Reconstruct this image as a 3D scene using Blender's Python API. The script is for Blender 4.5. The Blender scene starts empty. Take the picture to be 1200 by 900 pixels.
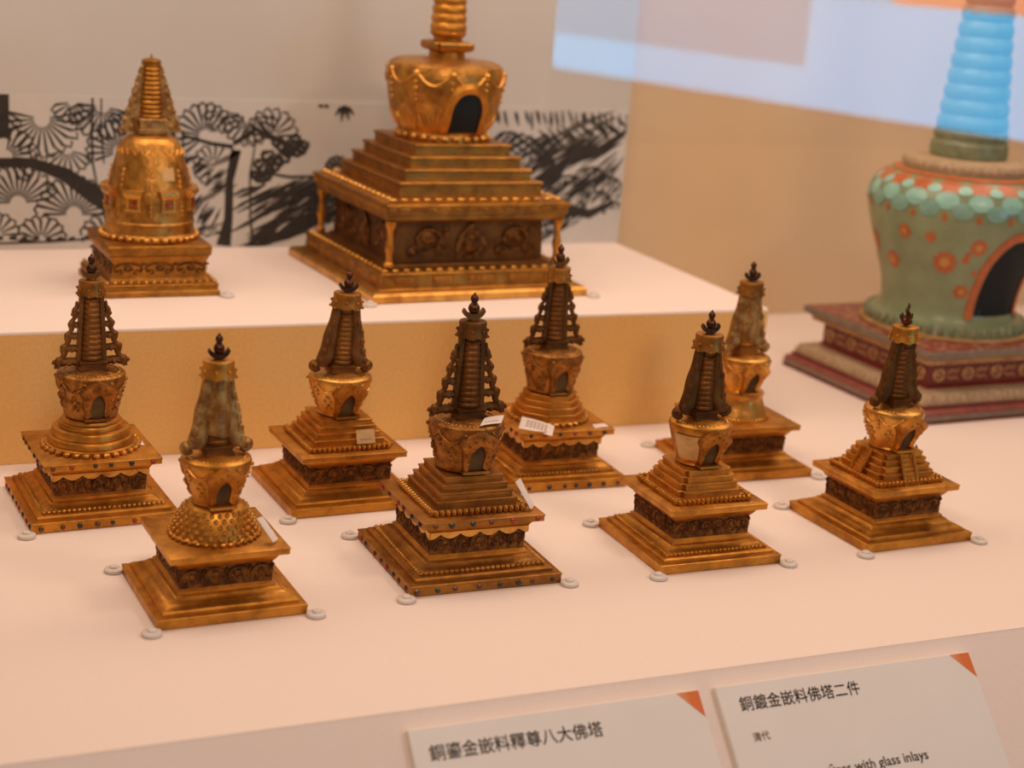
import bpy, math, random
from mathutils import Vector, Matrix

sc = bpy.context.scene
COL = sc.collection
PI = math.pi
rnd = random.Random(7)

# ---------------------------------------------------------------- camera
cam_d = bpy.data.cameras.new('camera')
cam = bpy.data.objects.new('camera', cam_d)
COL.objects.link(cam)
FWD = Vector((0.409829, 0.872295, -0.266722))
RGT = Vector((0.911039, -0.405943, 0.072242))
UPV = Vector((0.045257, 0.272601, 0.961062))
m = Matrix((RGT, UPV, -FWD)).transposed().to_4x4()
m.translation = Vector((0, 0, 0.591526))
cam.matrix_world = m
cam_d.sensor_width = 36.0
cam_d.lens = 1933.7 * 36.0 / 1200.0
cam_d.clip_start = 0.02
cam_d.dof.use_dof = True
cam_d.dof.focus_distance = 1.58
cam_d.dof.aperture_fstop = 3.9
sc.camera = cam

# ---------------------------------------------------------------- world, lights, exposure
W = bpy.data.worlds.new('world')
sc.world = W
W.use_nodes = True
W.node_tree.nodes['Background'].inputs[0].default_value = (1.0, 0.66, 0.42, 1)
W.node_tree.nodes['Background'].inputs[1].default_value = 0.22


def area_light(name, loc, target, sx, sy, power, col):
    d = bpy.data.lights.new(name, 'AREA')
    d.shape = 'RECTANGLE'
    d.size = sx
    d.size_y = sy
    d.energy = power
    d.color = col
    o = bpy.data.objects.new(name, d)
    COL.objects.link(o)
    o.location = loc
    o.rotation_euler = (Vector(target) - Vector(loc)).to_track_quat('-Z', 'Y').to_euler()
    return o


LIGHT = (1.0, 0.75, 0.59)
area_light('case_light', (0.92, 1.76, 1.15), (0.92, 1.76, 0.0), 2.6, 0.55, 15.6, LIGHT)
area_light('front_spot', (0.20, 0.60, 1.00), (0.50, 1.25, 0.0), 0.25, 0.16, 3.9, LIGHT)  # unseen spots added outside the glass to brighten caption slope and front faces
area_light('front_spot', (1.25, 0.60, 1.00), (1.00, 1.25, 0.0), 0.25, 0.16, 4.0, LIGHT)

sc.view_settings.view_transform = 'Standard'
sc.view_settings.look = 'None'
sc.view_settings.gamma = 1.0
sc.view_settings.use_curve_mapping = False
sc.view_settings.exposure = 0.0


# ---------------------------------------------------------------- mesh builder
class MB:
    def __init__(s):
        s.v = []
        s.f = []

    def loft(s, loops, cap0=True, cap1=True):
        n = len(loops[0])
        b = len(s.v)
        for lp in loops:
            s.v += [tuple(p) for p in lp]
        for i in range(len(loops) - 1):
            for j in range(n):
                k = (j + 1) % n
                s.f.append((b + i * n + j, b + i * n + k, b + (i + 1) * n + k, b + (i + 1) * n + j))
        if cap0:
            s.f.append(tuple(b + j for j in reversed(range(n))))
        if cap1:
            e = b + (len(loops) - 1) * n
            s.f.append(tuple(e + j for j in range(n)))
        return s

    def square(s, prof, cx=0, cy=0):
        s.loft([[(cx - h, cy - h, z), (cx + h, cy - h, z), (cx + h, cy + h, z), (cx - h, cy + h, z)] for h, z in prof])
        return s

    def slab(s, h, z0, z1, c=0.0007):
        return s.square([(h - c, z0), (h, z0 + c), (h, z1 - c), (h - c, z1)])

    def notched(s, prof, nf=0.16):
        loops = []
        for h, z in prof:
            a = h * (1 - nf)
            q = []
            for sx, sy, fl in ((-1, -1, 0), (1, -1, 1), (1, 1, 0), (-1, 1, 1)):
                c3 = [(sx * h, sy * a), (sx * a, sy * a), (sx * a, sy * h)]
                if fl:
                    c3.reverse()
                q += [(x, y, z) for x, y in c3]
            loops.append(q)
        return s.loft(loops)

    def lathe(s, prof, n=40, cx=0, cy=0, rot=0.0):
        return s.loft([[(cx + r * math.cos(rot + 2 * PI * j / n), cy + r * math.sin(rot + 2 * PI * j / n), z) for j in range(n)] for r, z in prof])

    def box(s, x0, x1, y0, y1, z0, z1):
        return s.loft([[(x0, y0, z), (x1, y0, z), (x1, y1, z), (x0, y1, z)] for z in (z0, z1)])

    def ball(s, c, r, nu=8, nv=5, sz=(1, 1, 1)):
        loops = []
        for i in range(1, nv):
            a = PI * i / nv - PI / 2
            loops.append([(c[0] + sz[0] * r * math.cos(a) * math.cos(2 * PI * j / nu),
                           c[1] + sz[1] * r * math.cos(a) * math.sin(2 * PI * j / nu),
                           c[2] + sz[2] * r * math.sin(a)) for j in range(nu)])
        b = len(s.v)
        s.loft(loops, False, False)
        n = len(loops)
        s.v.append((c[0], c[1], c[2] - sz[2] * r))
        s.v.append((c[0], c[1], c[2] + sz[2] * r))
        lo, hi = len(s.v) - 2, len(s.v) - 1
        e = b + (n - 1) * nu
        for j in range(nu):
            k = (j + 1) % nu
            s.f.append((lo, b + k, b + j))
            s.f.append((hi, e + j, e + k))
        return s

    def tube(s, pts, r, n=6, closed=False):
        pts = [Vector(p) for p in pts]
        N = len(pts)
        rad = r if isinstance(r, (list, tuple)) else [r] * N
        loops = []
        ref = None
        for i, p in enumerate(pts):
            if closed:
                t = pts[(i + 1) % N] - pts[i - 1]
            else:
                t = pts[min(i + 1, N - 1)] - pts[max(i - 1, 0)]
            t.normalize()
            if ref is None:
                ref = Vector((0, 0, 1)) if abs(t.z) < 0.9 else Vector((1, 0, 0))
            u = ref - t * ref.dot(t)
            if u.length < 1e-5:
                u = Vector((0, 1, 0)) - t * t.y
            u.normalize()
            ref = u
            w = t.cross(u)
            loops.append([tuple(p + rad[i] * (u * math.cos(2 * PI * j / n) + w * math.sin(2 * PI * j / n))) for j in range(n)])
        if closed:
            loops.append(loops[0])
            return s.loft(loops, False, False)
        return s.loft(loops)

    def plate(s, out, y0, y1):
        """outline in x,z extruded along y"""
        n = len(out)
        a = sum(out[i][0] * out[(i + 1) % n][1] - out[(i + 1) % n][0] * out[i][1] for i in range(n))
        if a < 0:
            out = out[::-1]
        b = len(s.v)
        s.v += [(x, y0, z) for x, z in out] + [(x, y1, z) for x, z in out]
        s.f.append(tuple(b + j for j in range(n)))
        s.f.append(tuple(b + n + j for j in reversed(range(n))))
        for j in range(n):
            k = (j + 1) % n
            s.f.append((b + j, b + n + j, b + n + k, b + k))
        return s

    def xf(s, M, start=0):
        for i in range(start, len(s.v)):
            s.v[i] = tuple(M @ Vector(s.v[i]))
        return s

    def four(s):
        """repeat what is there on all four sides"""
        v, f = list(s.v), list(s.f)
        for q in (1, 2, 3):
            b = len(s.v)
            R = Matrix.Rotation(q * PI / 2, 4, 'Z')
            s.v += [tuple(R @ Vector(p)) for p in v]
            s.f += [tuple(b + i for i in fc) for fc in f]
        return s

    def mesh(s, name, smooth=True, angle=32):
        me = bpy.data.meshes.new(name)
        me.from_pydata(s.v, [], s.f)
        me.update()
        if smooth:
            me.polygons.foreach_set('use_smooth', [True] * len(me.polygons))
            me.set_sharp_from_angle(angle=math.radians(angle))
        return me


def link(name, me, mat, parent=None, loc=None, kind=None, label=None):
    o = bpy.data.objects.new(name, me)
    COL.objects.link(o)
    if mat is not None:
        if len(me.materials) == 0:
            me.materials.append(mat)
        elif me.materials[0] != mat:
            o.material_slots[0].link = 'OBJECT'
            o.material_slots[0].material = mat
    if parent is not None:
        o.parent = parent
    if loc is not None:
        o.location = loc
    if kind:
        o['kind'] = kind
    if label:
        o['label'] = label
    return o


def obj(name, mb, mat, parent=None, **k):
    sm = k.pop('smooth', True)
    an = k.pop('angle', 32)
    return link(name, mb.mesh(name, sm, an), mat, parent, **k)


def tag(o, label, cat, group=None, kind=None):
    o['label'] = label
    o['category'] = cat
    if group:
        o['group'] = group
    if kind:
        o['kind'] = kind
    return o


def thing(name, label, cat, loc, rotz=0, scale=(1, 1, 1), group=None):
    o = bpy.data.objects.new(name, None)
    o.empty_display_size = 0.02
    COL.objects.link(o)
    o.location = loc
    o.rotation_euler = (0, 0, rotz)
    o.scale = scale
    return tag(o, label, cat, group)


# ---------------------------------------------------------------- materials
def new_mat(name):
    mt = bpy.data.materials.new(name)
    mt.use_nodes = True
    nt = mt.node_tree
    return mt, nt, nt.nodes['Principled BSDF']


def coords(nt, per_object=True):
    tc = nt.nodes.new('ShaderNodeTexCoord')
    if not per_object:
        return tc.outputs['Object']
    oi = nt.nodes.new('ShaderNodeObjectInfo')
    mu = nt.nodes.new('ShaderNodeMath')
    mu.operation = 'MULTIPLY'
    mu.inputs[1].default_value = 7.0
    nt.links.new(oi.outputs['Random'], mu.inputs[0])
    ad = nt.nodes.new('ShaderNodeVectorMath')
    ad.operation = 'ADD'
    nt.links.new(tc.outputs['Object'], ad.inputs[0])
    nt.links.new(mu.outputs[0], ad.inputs[1])
    return ad.outputs[0]


def noise(nt, vec, scale, detail=4, rough=0.6):
    n = nt.nodes.new('ShaderNodeTexNoise')
    n.inputs['Scale'].default_value = scale
    n.inputs['Detail'].default_value = detail
    n.inputs['Roughness'].default_value = rough
    nt.links.new(vec, n.inputs['Vector'])
    return n.outputs['Fac']


def ramp(nt, fac, p0, c0, p1, c1):
    r = nt.nodes.new('ShaderNodeValToRGB')
    e = r.color_ramp.elements
    e[0].position, e[0].color = p0, (*c0, 1)
    e[1].position, e[1].color = p1, (*c1, 1)
    nt.links.new(fac, r.inputs[0])
    return r.outputs['Color']


def bump(nt, b, h, strength, dist):
    n = nt.nodes.new('ShaderNodeBump')
    n.inputs['Strength'].default_value = strength
    n.inputs['Distance'].default_value = dist
    nt.links.new(h, n.inputs['Height'])
    nt.links.new(n.outputs[0], b.inputs['Normal'])


def metal(name, base, worn, rough=0.36, metallic=0.9, p0=0.42, p1=0.66, bs=0.35, bd=0.0012, bscale=170, nscale=38):
    mt, nt, b = new_mat(name)
    v = coords(nt)
    nt.links.new(ramp(nt, noise(nt, v, nscale, 6, 0.68), p0, base, p1, worn), b.inputs['Base Color'])
    b.inputs['Metallic'].default_value = metallic
    rr = ramp(nt, noise(nt, v, 90), 0.3, (rough - 0.08,) * 3, 0.75, (rough + 0.16,) * 3)
    nt.links.new(rr, b.inputs['Roughness'])
    bump(nt, b, noise(nt, v, bscale, 5), bs, bd)
    return mt


def plain(name, colr, rough=0.7, var=0.06, nscale=40, bs=0.0, bscale=400, spec=0.3, metallic=0.0):
    mt, nt, b = new_mat(name)
    v = coords(nt)
    lo = tuple(c * (1 - var) for c in colr)
    hi = tuple(min(1, c * (1 + var)) for c in colr)
    nt.links.new(ramp(nt, noise(nt, v, nscale), 0.3, lo, 0.7, hi), b.inputs['Base Color'])
    b.inputs['Roughness'].default_value = rough
    b.inputs['Specular IOR Level'].default_value = spec
    b.inputs['Metallic'].default_value = metallic
    if bs:
        bump(nt, b, noise(nt, v, bscale), bs, 0.001)
    return mt


def fabric(name, colr, scale=130.0, bs=0.25, var=0.05, dist=0.0004):
    """fine woven cloth: two crossed thread directions with slubs"""
    mt, nt, b = new_mat(name)
    v = coords(nt, False)
    tot = None
    for ax in 'XYZ':
        w = nt.nodes.new('ShaderNodeTexWave')
        w.bands_direction = ax
        w.inputs['Scale'].default_value = scale
        w.inputs['Distortion'].default_value = 3.0
        w.inputs['Detail'].default_value = 2
        w.inputs['Detail Scale'].default_value = 0.4
        nt.links.new(v, w.inputs['Vector'])
        if tot is None:
            tot = w.outputs['Fac']
        else:
            a = nt.nodes.new('ShaderNodeMath')
            nt.links.new(tot, a.inputs[0])
            nt.links.new(w.outputs['Fac'], a.inputs[1])
            tot = a.outputs[0]
    lo = tuple(c * (1 - var) for c in colr)
    hi = tuple(min(1, c * (1 + var)) for c in colr)
    mx = nt.nodes.new('ShaderNodeMath')
    mx.operation = 'MULTIPLY_ADD'
    mx.inputs[1].default_value = 0.10
    nt.links.new(tot, mx.inputs[0])
    nt.links.new(noise(nt, v, 260, 4, 0.7), mx.inputs[2])
    nt.links.new(ramp(nt, mx.outputs[0], 0.40, lo, 0.90, hi), b.inputs['Base Color'])
    b.inputs['Roughness'].default_value = 0.9
    b.inputs['Specular IOR Level'].default_value = 0.15
    bump(nt, b, mx.outputs[0], bs, dist)
    return mt


M = {}
M['gold'] = metal('gilt_copper', (0.64, 0.29, 0.045), (0.36, 0.148, 0.024), rough=0.40, bs=0.25)
M['gold_bright'] = metal('bright_gilt', (0.74, 0.39, 0.085), (0.46, 0.20, 0.04), rough=0.32)
M['gold_worn'] = metal('worn_gilt', (0.47, 0.205, 0.038), (0.24, 0.097, 0.021), rough=0.44, p0=0.36, p1=0.66)
M['gold_dark'] = metal('dark_gilt', (0.21, 0.088, 0.022), (0.11, 0.044, 0.014), rough=0.50, p0=0.35, p1=0.65)
M['bronze'] = metal('brown_bronze', (0.29, 0.128, 0.034), (0.15, 0.062, 0.018), rough=0.48, p0=0.38, p1=0.68)
M['relief'] = metal('dark_relief_gilt', (0.30, 0.122, 0.026), (0.085, 0.034, 0.012), rough=0.46, p0=0.36, p1=0.56, bs=0.8, bscale=260, nscale=120)
M['pale'] = metal('pale_tarnish', (0.50, 0.30, 0.095), (0.27, 0.12, 0.032), rough=0.48, metallic=0.75, p0=0.42, p1=0.58, nscale=80)
M['carved'] = metal('carved_gilt', (0.46, 0.20, 0.040), (0.19, 0.076, 0.018), rough=0.40, p0=0.40, p1=0.62, bs=0.9, bd=0.002, bscale=150, nscale=90)
M['carved_bright'] = metal('carved_bright_gilt', (0.62, 0.30, 0.058), (0.34, 0.145, 0.03), rough=0.36, p0=0.40, p1=0.62, bs=0.6, bd=0.003, bscale=60, nscale=60)
M['ornate'] = metal('ornate_gilt', (0.50, 0.22, 0.033), (0.27, 0.108, 0.02), rough=0.38, p0=0.38, p1=0.64, bs=0.5, bscale=220)
M['pale_panel'] = metal('pale_worn_gilt', (0.66, 0.45, 0.20), (0.48, 0.28, 0.10), rough=0.42, metallic=0.65)
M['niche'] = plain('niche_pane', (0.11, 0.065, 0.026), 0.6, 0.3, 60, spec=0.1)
M['black'] = plain('black_shade_and_housing', (0.006, 0.012, 0.014), 0.6, 0.2, 60)  # shade inside the two large niches put into colour; also screen housing
M['finial'] = metal('dark_finial', (0.11, 0.045, 0.020), (0.05, 0.028, 0.016), rough=0.35)
for nm, c in (('gem_red', (0.32, 0.02, 0.015)), ('gem_blue', (0.012, 0.018, 0.028)), ('gem_green', (0.014, 0.026, 0.014)), ('gem_brown', (0.10, 0.03, 0.015))):
    M[nm] = plain(nm, c, 0.2, 0.1, spec=0.6)
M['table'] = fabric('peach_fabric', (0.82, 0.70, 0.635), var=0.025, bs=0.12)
M['riser'] = fabric('shade_tinted_canvas', (0.84, 0.52, 0.185), bs=0.3, var=0.09)  # front face's warm shading put into the canvas colour; top cover keeps peach
M['wall_mural'] = plain('grey_wall_paint', (0.545, 0.525, 0.49), 0.85, 0.03, 6)
M['wall_tan'] = plain('tan_wall_paint', (0.70, 0.52, 0.325), 0.85, 0.03, 5)
M['paper_print'] = plain('mural_paper', (0.565, 0.54, 0.50), 0.8, 0.05, 12)
M['ink'] = plain('black_ink', (0.035, 0.030, 0.026), 0.8, 0.25, 50)
M['ink_grey'] = plain('grey_ink', (0.17, 0.15, 0.13), 0.8, 0.25, 50)
M['floor'] = plain('dark_carpet', (0.05, 0.035, 0.025), 0.95, 0.3, 30)
M['card'] = plain('card_face', (0.81, 0.765, 0.72), 0.7, 0.02, 20)
M['card_text'] = plain('dark_print', (0.055, 0.030, 0.014), 0.8)
M['card_text_pale'] = plain('pale_print', (0.33, 0.235, 0.14), 0.8)
M['paper'] = plain('tag_paper', (0.80, 0.70, 0.63), 0.7, 0.05, 120)
M['tag_print'] = plain('tag_print', (0.38, 0.25, 0.18), 0.8)
M['tape'] = plain('tan_sticker', (0.58, 0.36, 0.15), 0.45, 0.1, 120)


def card_corner_mat():
    mt, nt, b = new_mat('orange_corner')
    v = coords(nt, False)
    g = nt.nodes.new('ShaderNodeSeparateXYZ')
    nt.links.new(v, g.inputs[0])
    mr = nt.nodes.new('ShaderNodeMapRange')
    mr.inputs['From Min'].default_value = -0.022
    mr.inputs['From Max'].default_value = 0.0
    nt.links.new(g.outputs['X'], mr.inputs['Value'])
    nt.links.new(ramp(nt, mr.outputs[0], 0.0, (0.72, 0.36, 0.17), 0.55, (0.72, 0.17, 0.035)), b.inputs['Base Color'])
    b.inputs['Roughness'].default_value = 0.7
    return mt


M['card_orange'] = card_corner_mat()


def acrylic():
    mt, nt, b = new_mat('clear_acrylic')
    b.inputs['Base Color'].default_value = (0.95, 0.86, 0.79, 1)
    b.inputs['Roughness'].default_value = 0.25
    b.inputs['IOR'].default_value = 1.45
    b.inputs['Transmission Weight'].default_value = 0.30
    v = coords(nt)
    bump(nt, b, noise(nt, v, 90), 0.1, 0.001)
    return mt


M['acrylic'] = acrylic()


def pane_glass():
    mt = bpy.data.materials.new('case_glass')
    mt.use_nodes = True
    nt = mt.node_tree
    nt.nodes.remove(nt.nodes['Principled BSDF'])
    out = nt.nodes['Material Output']
    t = nt.nodes.new('ShaderNodeBsdfTransparent')
    t.inputs[0].default_value = (1.0, 1.0, 1.0, 1)
    g = nt.nodes.new('ShaderNodeBsdfGlossy')
    g.inputs['Roughness'].default_value = 0.0
    fr = nt.nodes.new('ShaderNodeFresnel')
    fr.inputs['IOR'].default_value = 1.6
    mx = nt.nodes.new('ShaderNodeMixShader')
    ge = nt.nodes.new('ShaderNodeNewGeometry')
    bk = nt.nodes.new('ShaderNodeMix')       # light leaving the sheet is reflected no more than light entering it
    bk.data_type = 'FLOAT'
    nt.links.new(ge.outputs['Backfacing'], bk.inputs[0])
    nt.links.new(fr.outputs[0], bk.inputs[2])
    bk.inputs[3].default_value = 0.06
    nt.links.new(bk.outputs[0], mx.inputs[0])
    nt.links.new(t.outputs[0], mx.inputs[1])
    nt.links.new(g.outputs[0], mx.inputs[2])
    nt.links.new(mx.outputs[0], out.inputs['Surface'])
    return mt


def clear_side():
    mt = bpy.data.materials.new('case_glass_back')
    mt.use_nodes = True
    nt = mt.node_tree
    nt.nodes.remove(nt.nodes['Principled BSDF'])
    t = nt.nodes.new('ShaderNodeBsdfTransparent')
    nt.links.new(t.outputs[0], nt.nodes['Material Output'].inputs['Surface'])
    return mt


def glow(name, col, strength):
    mt, nt, b = new_mat(name)
    b.inputs['Base Color'].default_value = (0.02, 0.02, 0.02, 1)
    b.inputs['Emission Color'].default_value = (*col, 1)
    b.inputs['Emission Strength'].default_value = strength
    return mt


# ---------------------------------------------------------------- setting
RH = 0.146      # riser height
Y_RISER = 1.731
Y_MURAL = 2.157
Y_TAN = 2.262
X_RISER = 1.166
Y_EDGE = 1.082
FLOOR = -0.78

o = obj('floor', MB().box(-3.2, 4.6, -3.6, 2.9, FLOOR - 0.05, FLOOR), M['floor'])
o['kind'] = 'structure'
o = obj('wall_back', MB().box(1.02, 3.4, Y_TAN, Y_TAN + 0.10, FLOOR, 1.6), M['wall_tan'])
tag(o, 'plain tan wall behind the turquoise vase shaped stupa', 'wall', kind='structure')
o = obj('wall_left', MB().box(-1.2, 1.171, Y_MURAL, Y_TAN - 0.002, 0.0003, 1.6), M['wall_mural'])
tag(o, 'pale grey wall panel above the ink landscape print', 'wall', kind='structure')

# table body with a sloping front rail for the captions
SL = math.radians(46)
cs, sn = math.cos(SL), math.sin(SL)
SLEN = 0.20
tb = thing('display_table', 'broad peach fabric table top under all the small stupas', 'table', (0, 0, 0))
obj('table_top', MB().box(-1.2, 2.6, Y_EDGE, Y_TAN - 0.001, -0.06, 0.0), M['table'], tb)
yb, zb = Y_EDGE - SLEN * cs, -SLEN * sn
mb = MB()
mb.loft([[(x, Y_EDGE, -0.0004), (x, yb, zb), (x, yb, zb - 0.06), (x, Y_EDGE, zb - 0.06)] for x in (-1.2, 2.6)])
obj('front_slope', mb, M['table'], tb)
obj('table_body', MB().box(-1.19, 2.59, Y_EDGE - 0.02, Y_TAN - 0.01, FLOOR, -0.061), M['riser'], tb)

rs = thing('display_riser', '', 'riser', (0, Y_RISER, 0))
dR = Y_MURAL - 0.001 - Y_RISER
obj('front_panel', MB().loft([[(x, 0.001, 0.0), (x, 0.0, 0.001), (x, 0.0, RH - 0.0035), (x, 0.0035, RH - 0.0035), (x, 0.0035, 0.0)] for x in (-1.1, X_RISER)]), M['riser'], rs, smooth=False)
obj('top_cover', MB().loft([[(x, 0.0, RH - 0.0034), (x, 0.0006, RH - 0.0010), (x, 0.003, RH), (x, dR, RH), (x, dR, 0.0), (x, 0.0036, 0.0), (x, 0.0036, RH - 0.0034)] for x in (-1.1, X_RISER)]), M['table'], rs, smooth=False)
tag(rs, 'long fabric riser block carrying the two larger gold stupas', 'riser')

# ---------------------------------------------------------------- ink landscape print
MX0, MX1, MZ0, MZ1 = -0.9, 1.168, RH + 0.0005, 0.3445
yM = Y_MURAL - 0.0025
mur = obj('mural', MB().box(MX0, MX1, yM, Y_MURAL - 0.0003, MZ0, MZ1), M['paper_print'])
tag(mur, 'black and white ink landscape print of pines and rocks along the wall', 'mural')


class Ink:
    """flat printed strokes; a in mm from x = 0.277, b in mm above the riser"""
    def __init__(s):
        s.m = MB()
        s.k = 0

    def P(s, a, b):
        x = min(max(0.277 + a * 0.001, MX0 + 0.002), MX1 - 0.001)
        z = min(max(RH + b * 0.001, MZ0 + 0.0005), MZ1 - 0.0005)
        return x, z

    def poly(s, pts):
        s.k += 1
        y = yM - 0.0002 - 0.000002 * (s.k % 200)
        q = [s.P(*p) for p in pts]
        a = sum(q[i][0] * q[(i + 1) % len(q)][1] - q[(i + 1) % len(q)][0] * q[i][1] for i in range(len(q)))
        if abs(a) < 1e-9:
            return
        if a < 0:
            q.reverse()
        b = len(s.m.v)
        s.m.v += [(x, y, z) for x, z in q]
        s.m.f.append(tuple(range(b, b + len(q))))

    def stroke(s, pts, w):
        n = len(pts)
        L, R = [], []
        for i, p in enumerate(pts):
            a, b = pts[max(i - 1, 0)], pts[min(i + 1, n - 1)]
            dx, dz = b[0] - a[0], b[1] - a[1]
            l = math.hypot(dx, dz) or 1
            ww = (w[i] if isinstance(w, (list, tuple)) else w) / 2
            L.append((p[0] - dz / l * ww, p[1] + dx / l * ww))
            R.append((p[0] + dz / l * ww, p[1] - dx / l * ww))
        for i in range(n - 1):
            s.poly([L[i], L[i + 1], R[i + 1], R[i]])

    def fan(s, a, b, R, d0, d1, n, w=3.6):
        for i in range(n + 1):
            t = math.radians(d0 + (d1 - d0) * i / n)
            r1 = R * rnd.uniform(0.82, 1.05)
            c, q = math.cos(t), math.sin(t)
            s.stroke([(a + c * R * 0.22, b + q * R * 0.22), (a + c * r1 * 0.7, b + q * r1 * 0.7), (a + c * r1, b + q * r1)], [w * 0.45, w * 0.9, w * 1.1])
            if i < n:
                t2 = math.radians(d0 + (d1 - d0) * (i + 1) / n)
                tm = (t + t2) / 2
                s.stroke([(a + c * r1, b + q * r1), (a + math.cos(tm) * R * 1.10, b + math.sin(tm) * R * 1.10),
                          (a + math.cos(t2) * R, b + math.sin(t2) * R)], w * 0.8)

    def hatch(s, a0, b0, a1, b1, n, length, ang, w, jit=6):
        for i in range(n):
            t = (i + rnd.random() * 0.6) / n
            a = a0 + (a1 - a0) * t + rnd.uniform(-jit, jit)
            b = b0 + (b1 - b0) * t + rnd.uniform(-jit, jit)
            l = length * rnd.uniform(0.6, 1.2)
            g = math.radians(ang + rnd.uniform(-8, 8))
            c, q = math.cos(g), math.sin(g)
            s.stroke([(a, b), (a + c * l * 0.5, b + q * l * 0.5 + rnd.uniform(-2, 2)), (a + c * l, b + q * l)], [w * rnd.uniform(0.3, 0.8), w * rnd.uniform(0.8, 1.5), w * 0.3])

    def done(s, name, mat):
        return obj(name, s.m, mat, mur, smooth=False, kind='stuff')


k = Ink()   # pine needle fans and boughs at the left
for a, b, R, d0, d1, n in ((52, 168, 46, 170, 370, 13), (128, 186, 40, 180, 345, 10), (22, 60, 46, 10, 175, 12), (92, 46, 46, 0, 180, 13),
                           (8, 120, 36, -60, 80, 8), (150, 128, 40, 60, 200, 9), (50, 12, 30, 0, 180, 8), (135, 12, 34, 10, 170, 8),
                           (262, 150, 40, 40, 220, 11), (320, 176, 36, 180, 360, 10), (232, 120, 36, 90, 250, 8), (352, 152, 34, 0, 200, 9),
                           (-60, 120, 46, 0, 330, 16), (-120, 50, 46, 0, 330, 16), (-150, 150, 46, 0, 330, 16), (-220, 90, 50, 0, 330, 16)):
    k.fan(a, b, R, d0, d1, n)
for a, b, R, d0, d1, n in ((196, 60, 34, 20, 200, 9), (210, 20, 30, 10, 170, 8), (186, 110, 30, 80, 260, 8), (84, 130, 30, 200, 340, 7), (4, 178, 26, 180, 330, 6), (90, 190, 26, 190, 350, 7), (168, 176, 30, 180, 350, 8), (286, 182, 26, 180, 350, 7),
                           (274, 112, 26, 60, 250, 8), (-4, 20, 26, 0, 150, 6)):
    k.fan(a, b, R, d0, d1, n, 3.0)
k.done('pine_drawing', M['ink'])
k = Ink()   # trunks and thick boughs
k.stroke([(-220, 130), (-80, 122), (-10, 112), (40, 112), (80, 98), (120, 70), (160, 40)], [10, 12, 12, 13, 18, 24, 16])
k.stroke([(115, 196), (114, 150), (116, 110), (122, 80)], [3, 3.5, 3, 2.5])
k.stroke([(126, 196), (126, 150), (130, 112)], [2, 2.5, 2])
k.stroke([(-6, 198), (8, 198)], 4)
k.poly([(-8, 198), (12, 198), (12, 145), (-8, 140)])
k.stroke([(304, 132), (296, 90), (296, 40), (290, 2)], [14, 11, 12, 20])
k.stroke([(330, 140), (324, 100), (326, 40), (332, 2)], [2, 3, 3, 4])
k.stroke([(300, 140), (330, 160), (352, 150), (400, 128)], [6, 7, 8, 5])
k.stroke([(232, 150), (270, 140), (300, 136)], [4, 5, 6])
for a, b, r in ((372, 150, 9), (360, 132, 10), (386, 142, 8), (348, 120, 9), (340, 104, 7)):
    k.fan(a, b, r * 2.0, 190, 370, 5, 6.5)
k.stroke([(330, 104), (380, 96), (430, 98), (470, 92)], [3, 4, 3, 2])
k.fan(446, 108, 16, 20, 200, 6, 4.5)
for da, db in ((-12, -14), (-3, -22), (8, -20), (15, -12)):
    k.stroke([(452, 194), (452 + da * 0.55, 194 + db * 0.4), (452 + da, 194 + db)], [2, 6, 1])
for da in (-36, -28):
    k.stroke([(452 + da, 194), (452 + da + 6, 192)], 4)
for i in range(9):
    k.stroke([(i * 15 - 4, 16 - i * 0.6), (i * 15 + 3, 15)], 5)
k.stroke([(-20, 8), (60, 10), (150, 16)], 2.5)
k.done('tree_drawing', M['ink'])
k = Ink()   # rocks: dense slanting brush strokes
k.hatch(330, 78, 440, 92, 34, 44, -150, 3.6, 10)
k.hatch(345, 50, 455, 80, 40, 44, -150, 3.6, 10)
k.hatch(345, 22, 450, 62, 40, 44, -148, 4.0, 10)
k.stroke([(340, 4), (380, 16), (420, 34), (462, 54)], [9, 12, 10, 6])
k.hatch(205, 60, 275, 30, 26, 26, 60, 3, 8)
k.hatch(336, 8, 470, 58, 44, 30, -150, 3.4, 9)
k.hatch(380, 70, 470, 86, 26, 30, -150, 3.4, 9)
k.hatch(215, 120, 285, 70, 26, 26, 40, 3, 8)
k.hatch(180, 10, 280, 24, 22, 22, 20, 3, 6)
for a, b, r in ((800, 84, 26), (836, 98, 24), (868, 84, 22), (790, 52, 22), (850, 62, 24), (884, 48, 20), (740, 120, 22), (700, 150, 20), (770, 24, 20)):
    k.stroke([(a + r * math.cos(t * 0.32), b + r * 0.62 * math.sin(t * 0.32)) for t in range(-1, 12)], [2 + 3 * abs(math.sin(t)) for t in range(13)])
    k.hatch(a - r * 0.8, b + r * 0.1, a + r * 0.7, b + r * 0.1, 9, r * 0.5, 60, 2.4, 3)
k.hatch(660, 140, 900, 190, 46, 34, -35, 3.6, 9)
k.hatch(690, 150, 890, 150, 46, 44, -145, 4.2, 14)
k.hatch(690, 100, 890, 165, 50, 54, -148, 3.4, 12)
k.hatch(720, 60, 890, 120, 44, 46, -145, 3.4, 12)
k.stroke([(700, 62), (750, 92), (800, 122), (850, 138), (895, 168)], [10, 15, 11, 16, 8])
k.stroke([(740, 72), (780, 96), (800, 130)], [6, 14, 6])
k.stroke([(770, 44), (800, 52), (840, 44), (880, 62)], [8, 16, 14, 6])
k.stroke([(750, 20), (800, 40), (820, 48)], [3, 8, 12])
k.hatch(760, 26, 890, 96, 40, 26, -130, 3.0, 14)
k.hatch(740, 4, 830, 36, 16, 30, -150, 2.6, 6)
k.hatch(660, 192, 880, 194, 22, 22, -75, 4.5, 2)
k.done('rock_drawing', M['ink'])
k = Ink()   # grey washes
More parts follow.
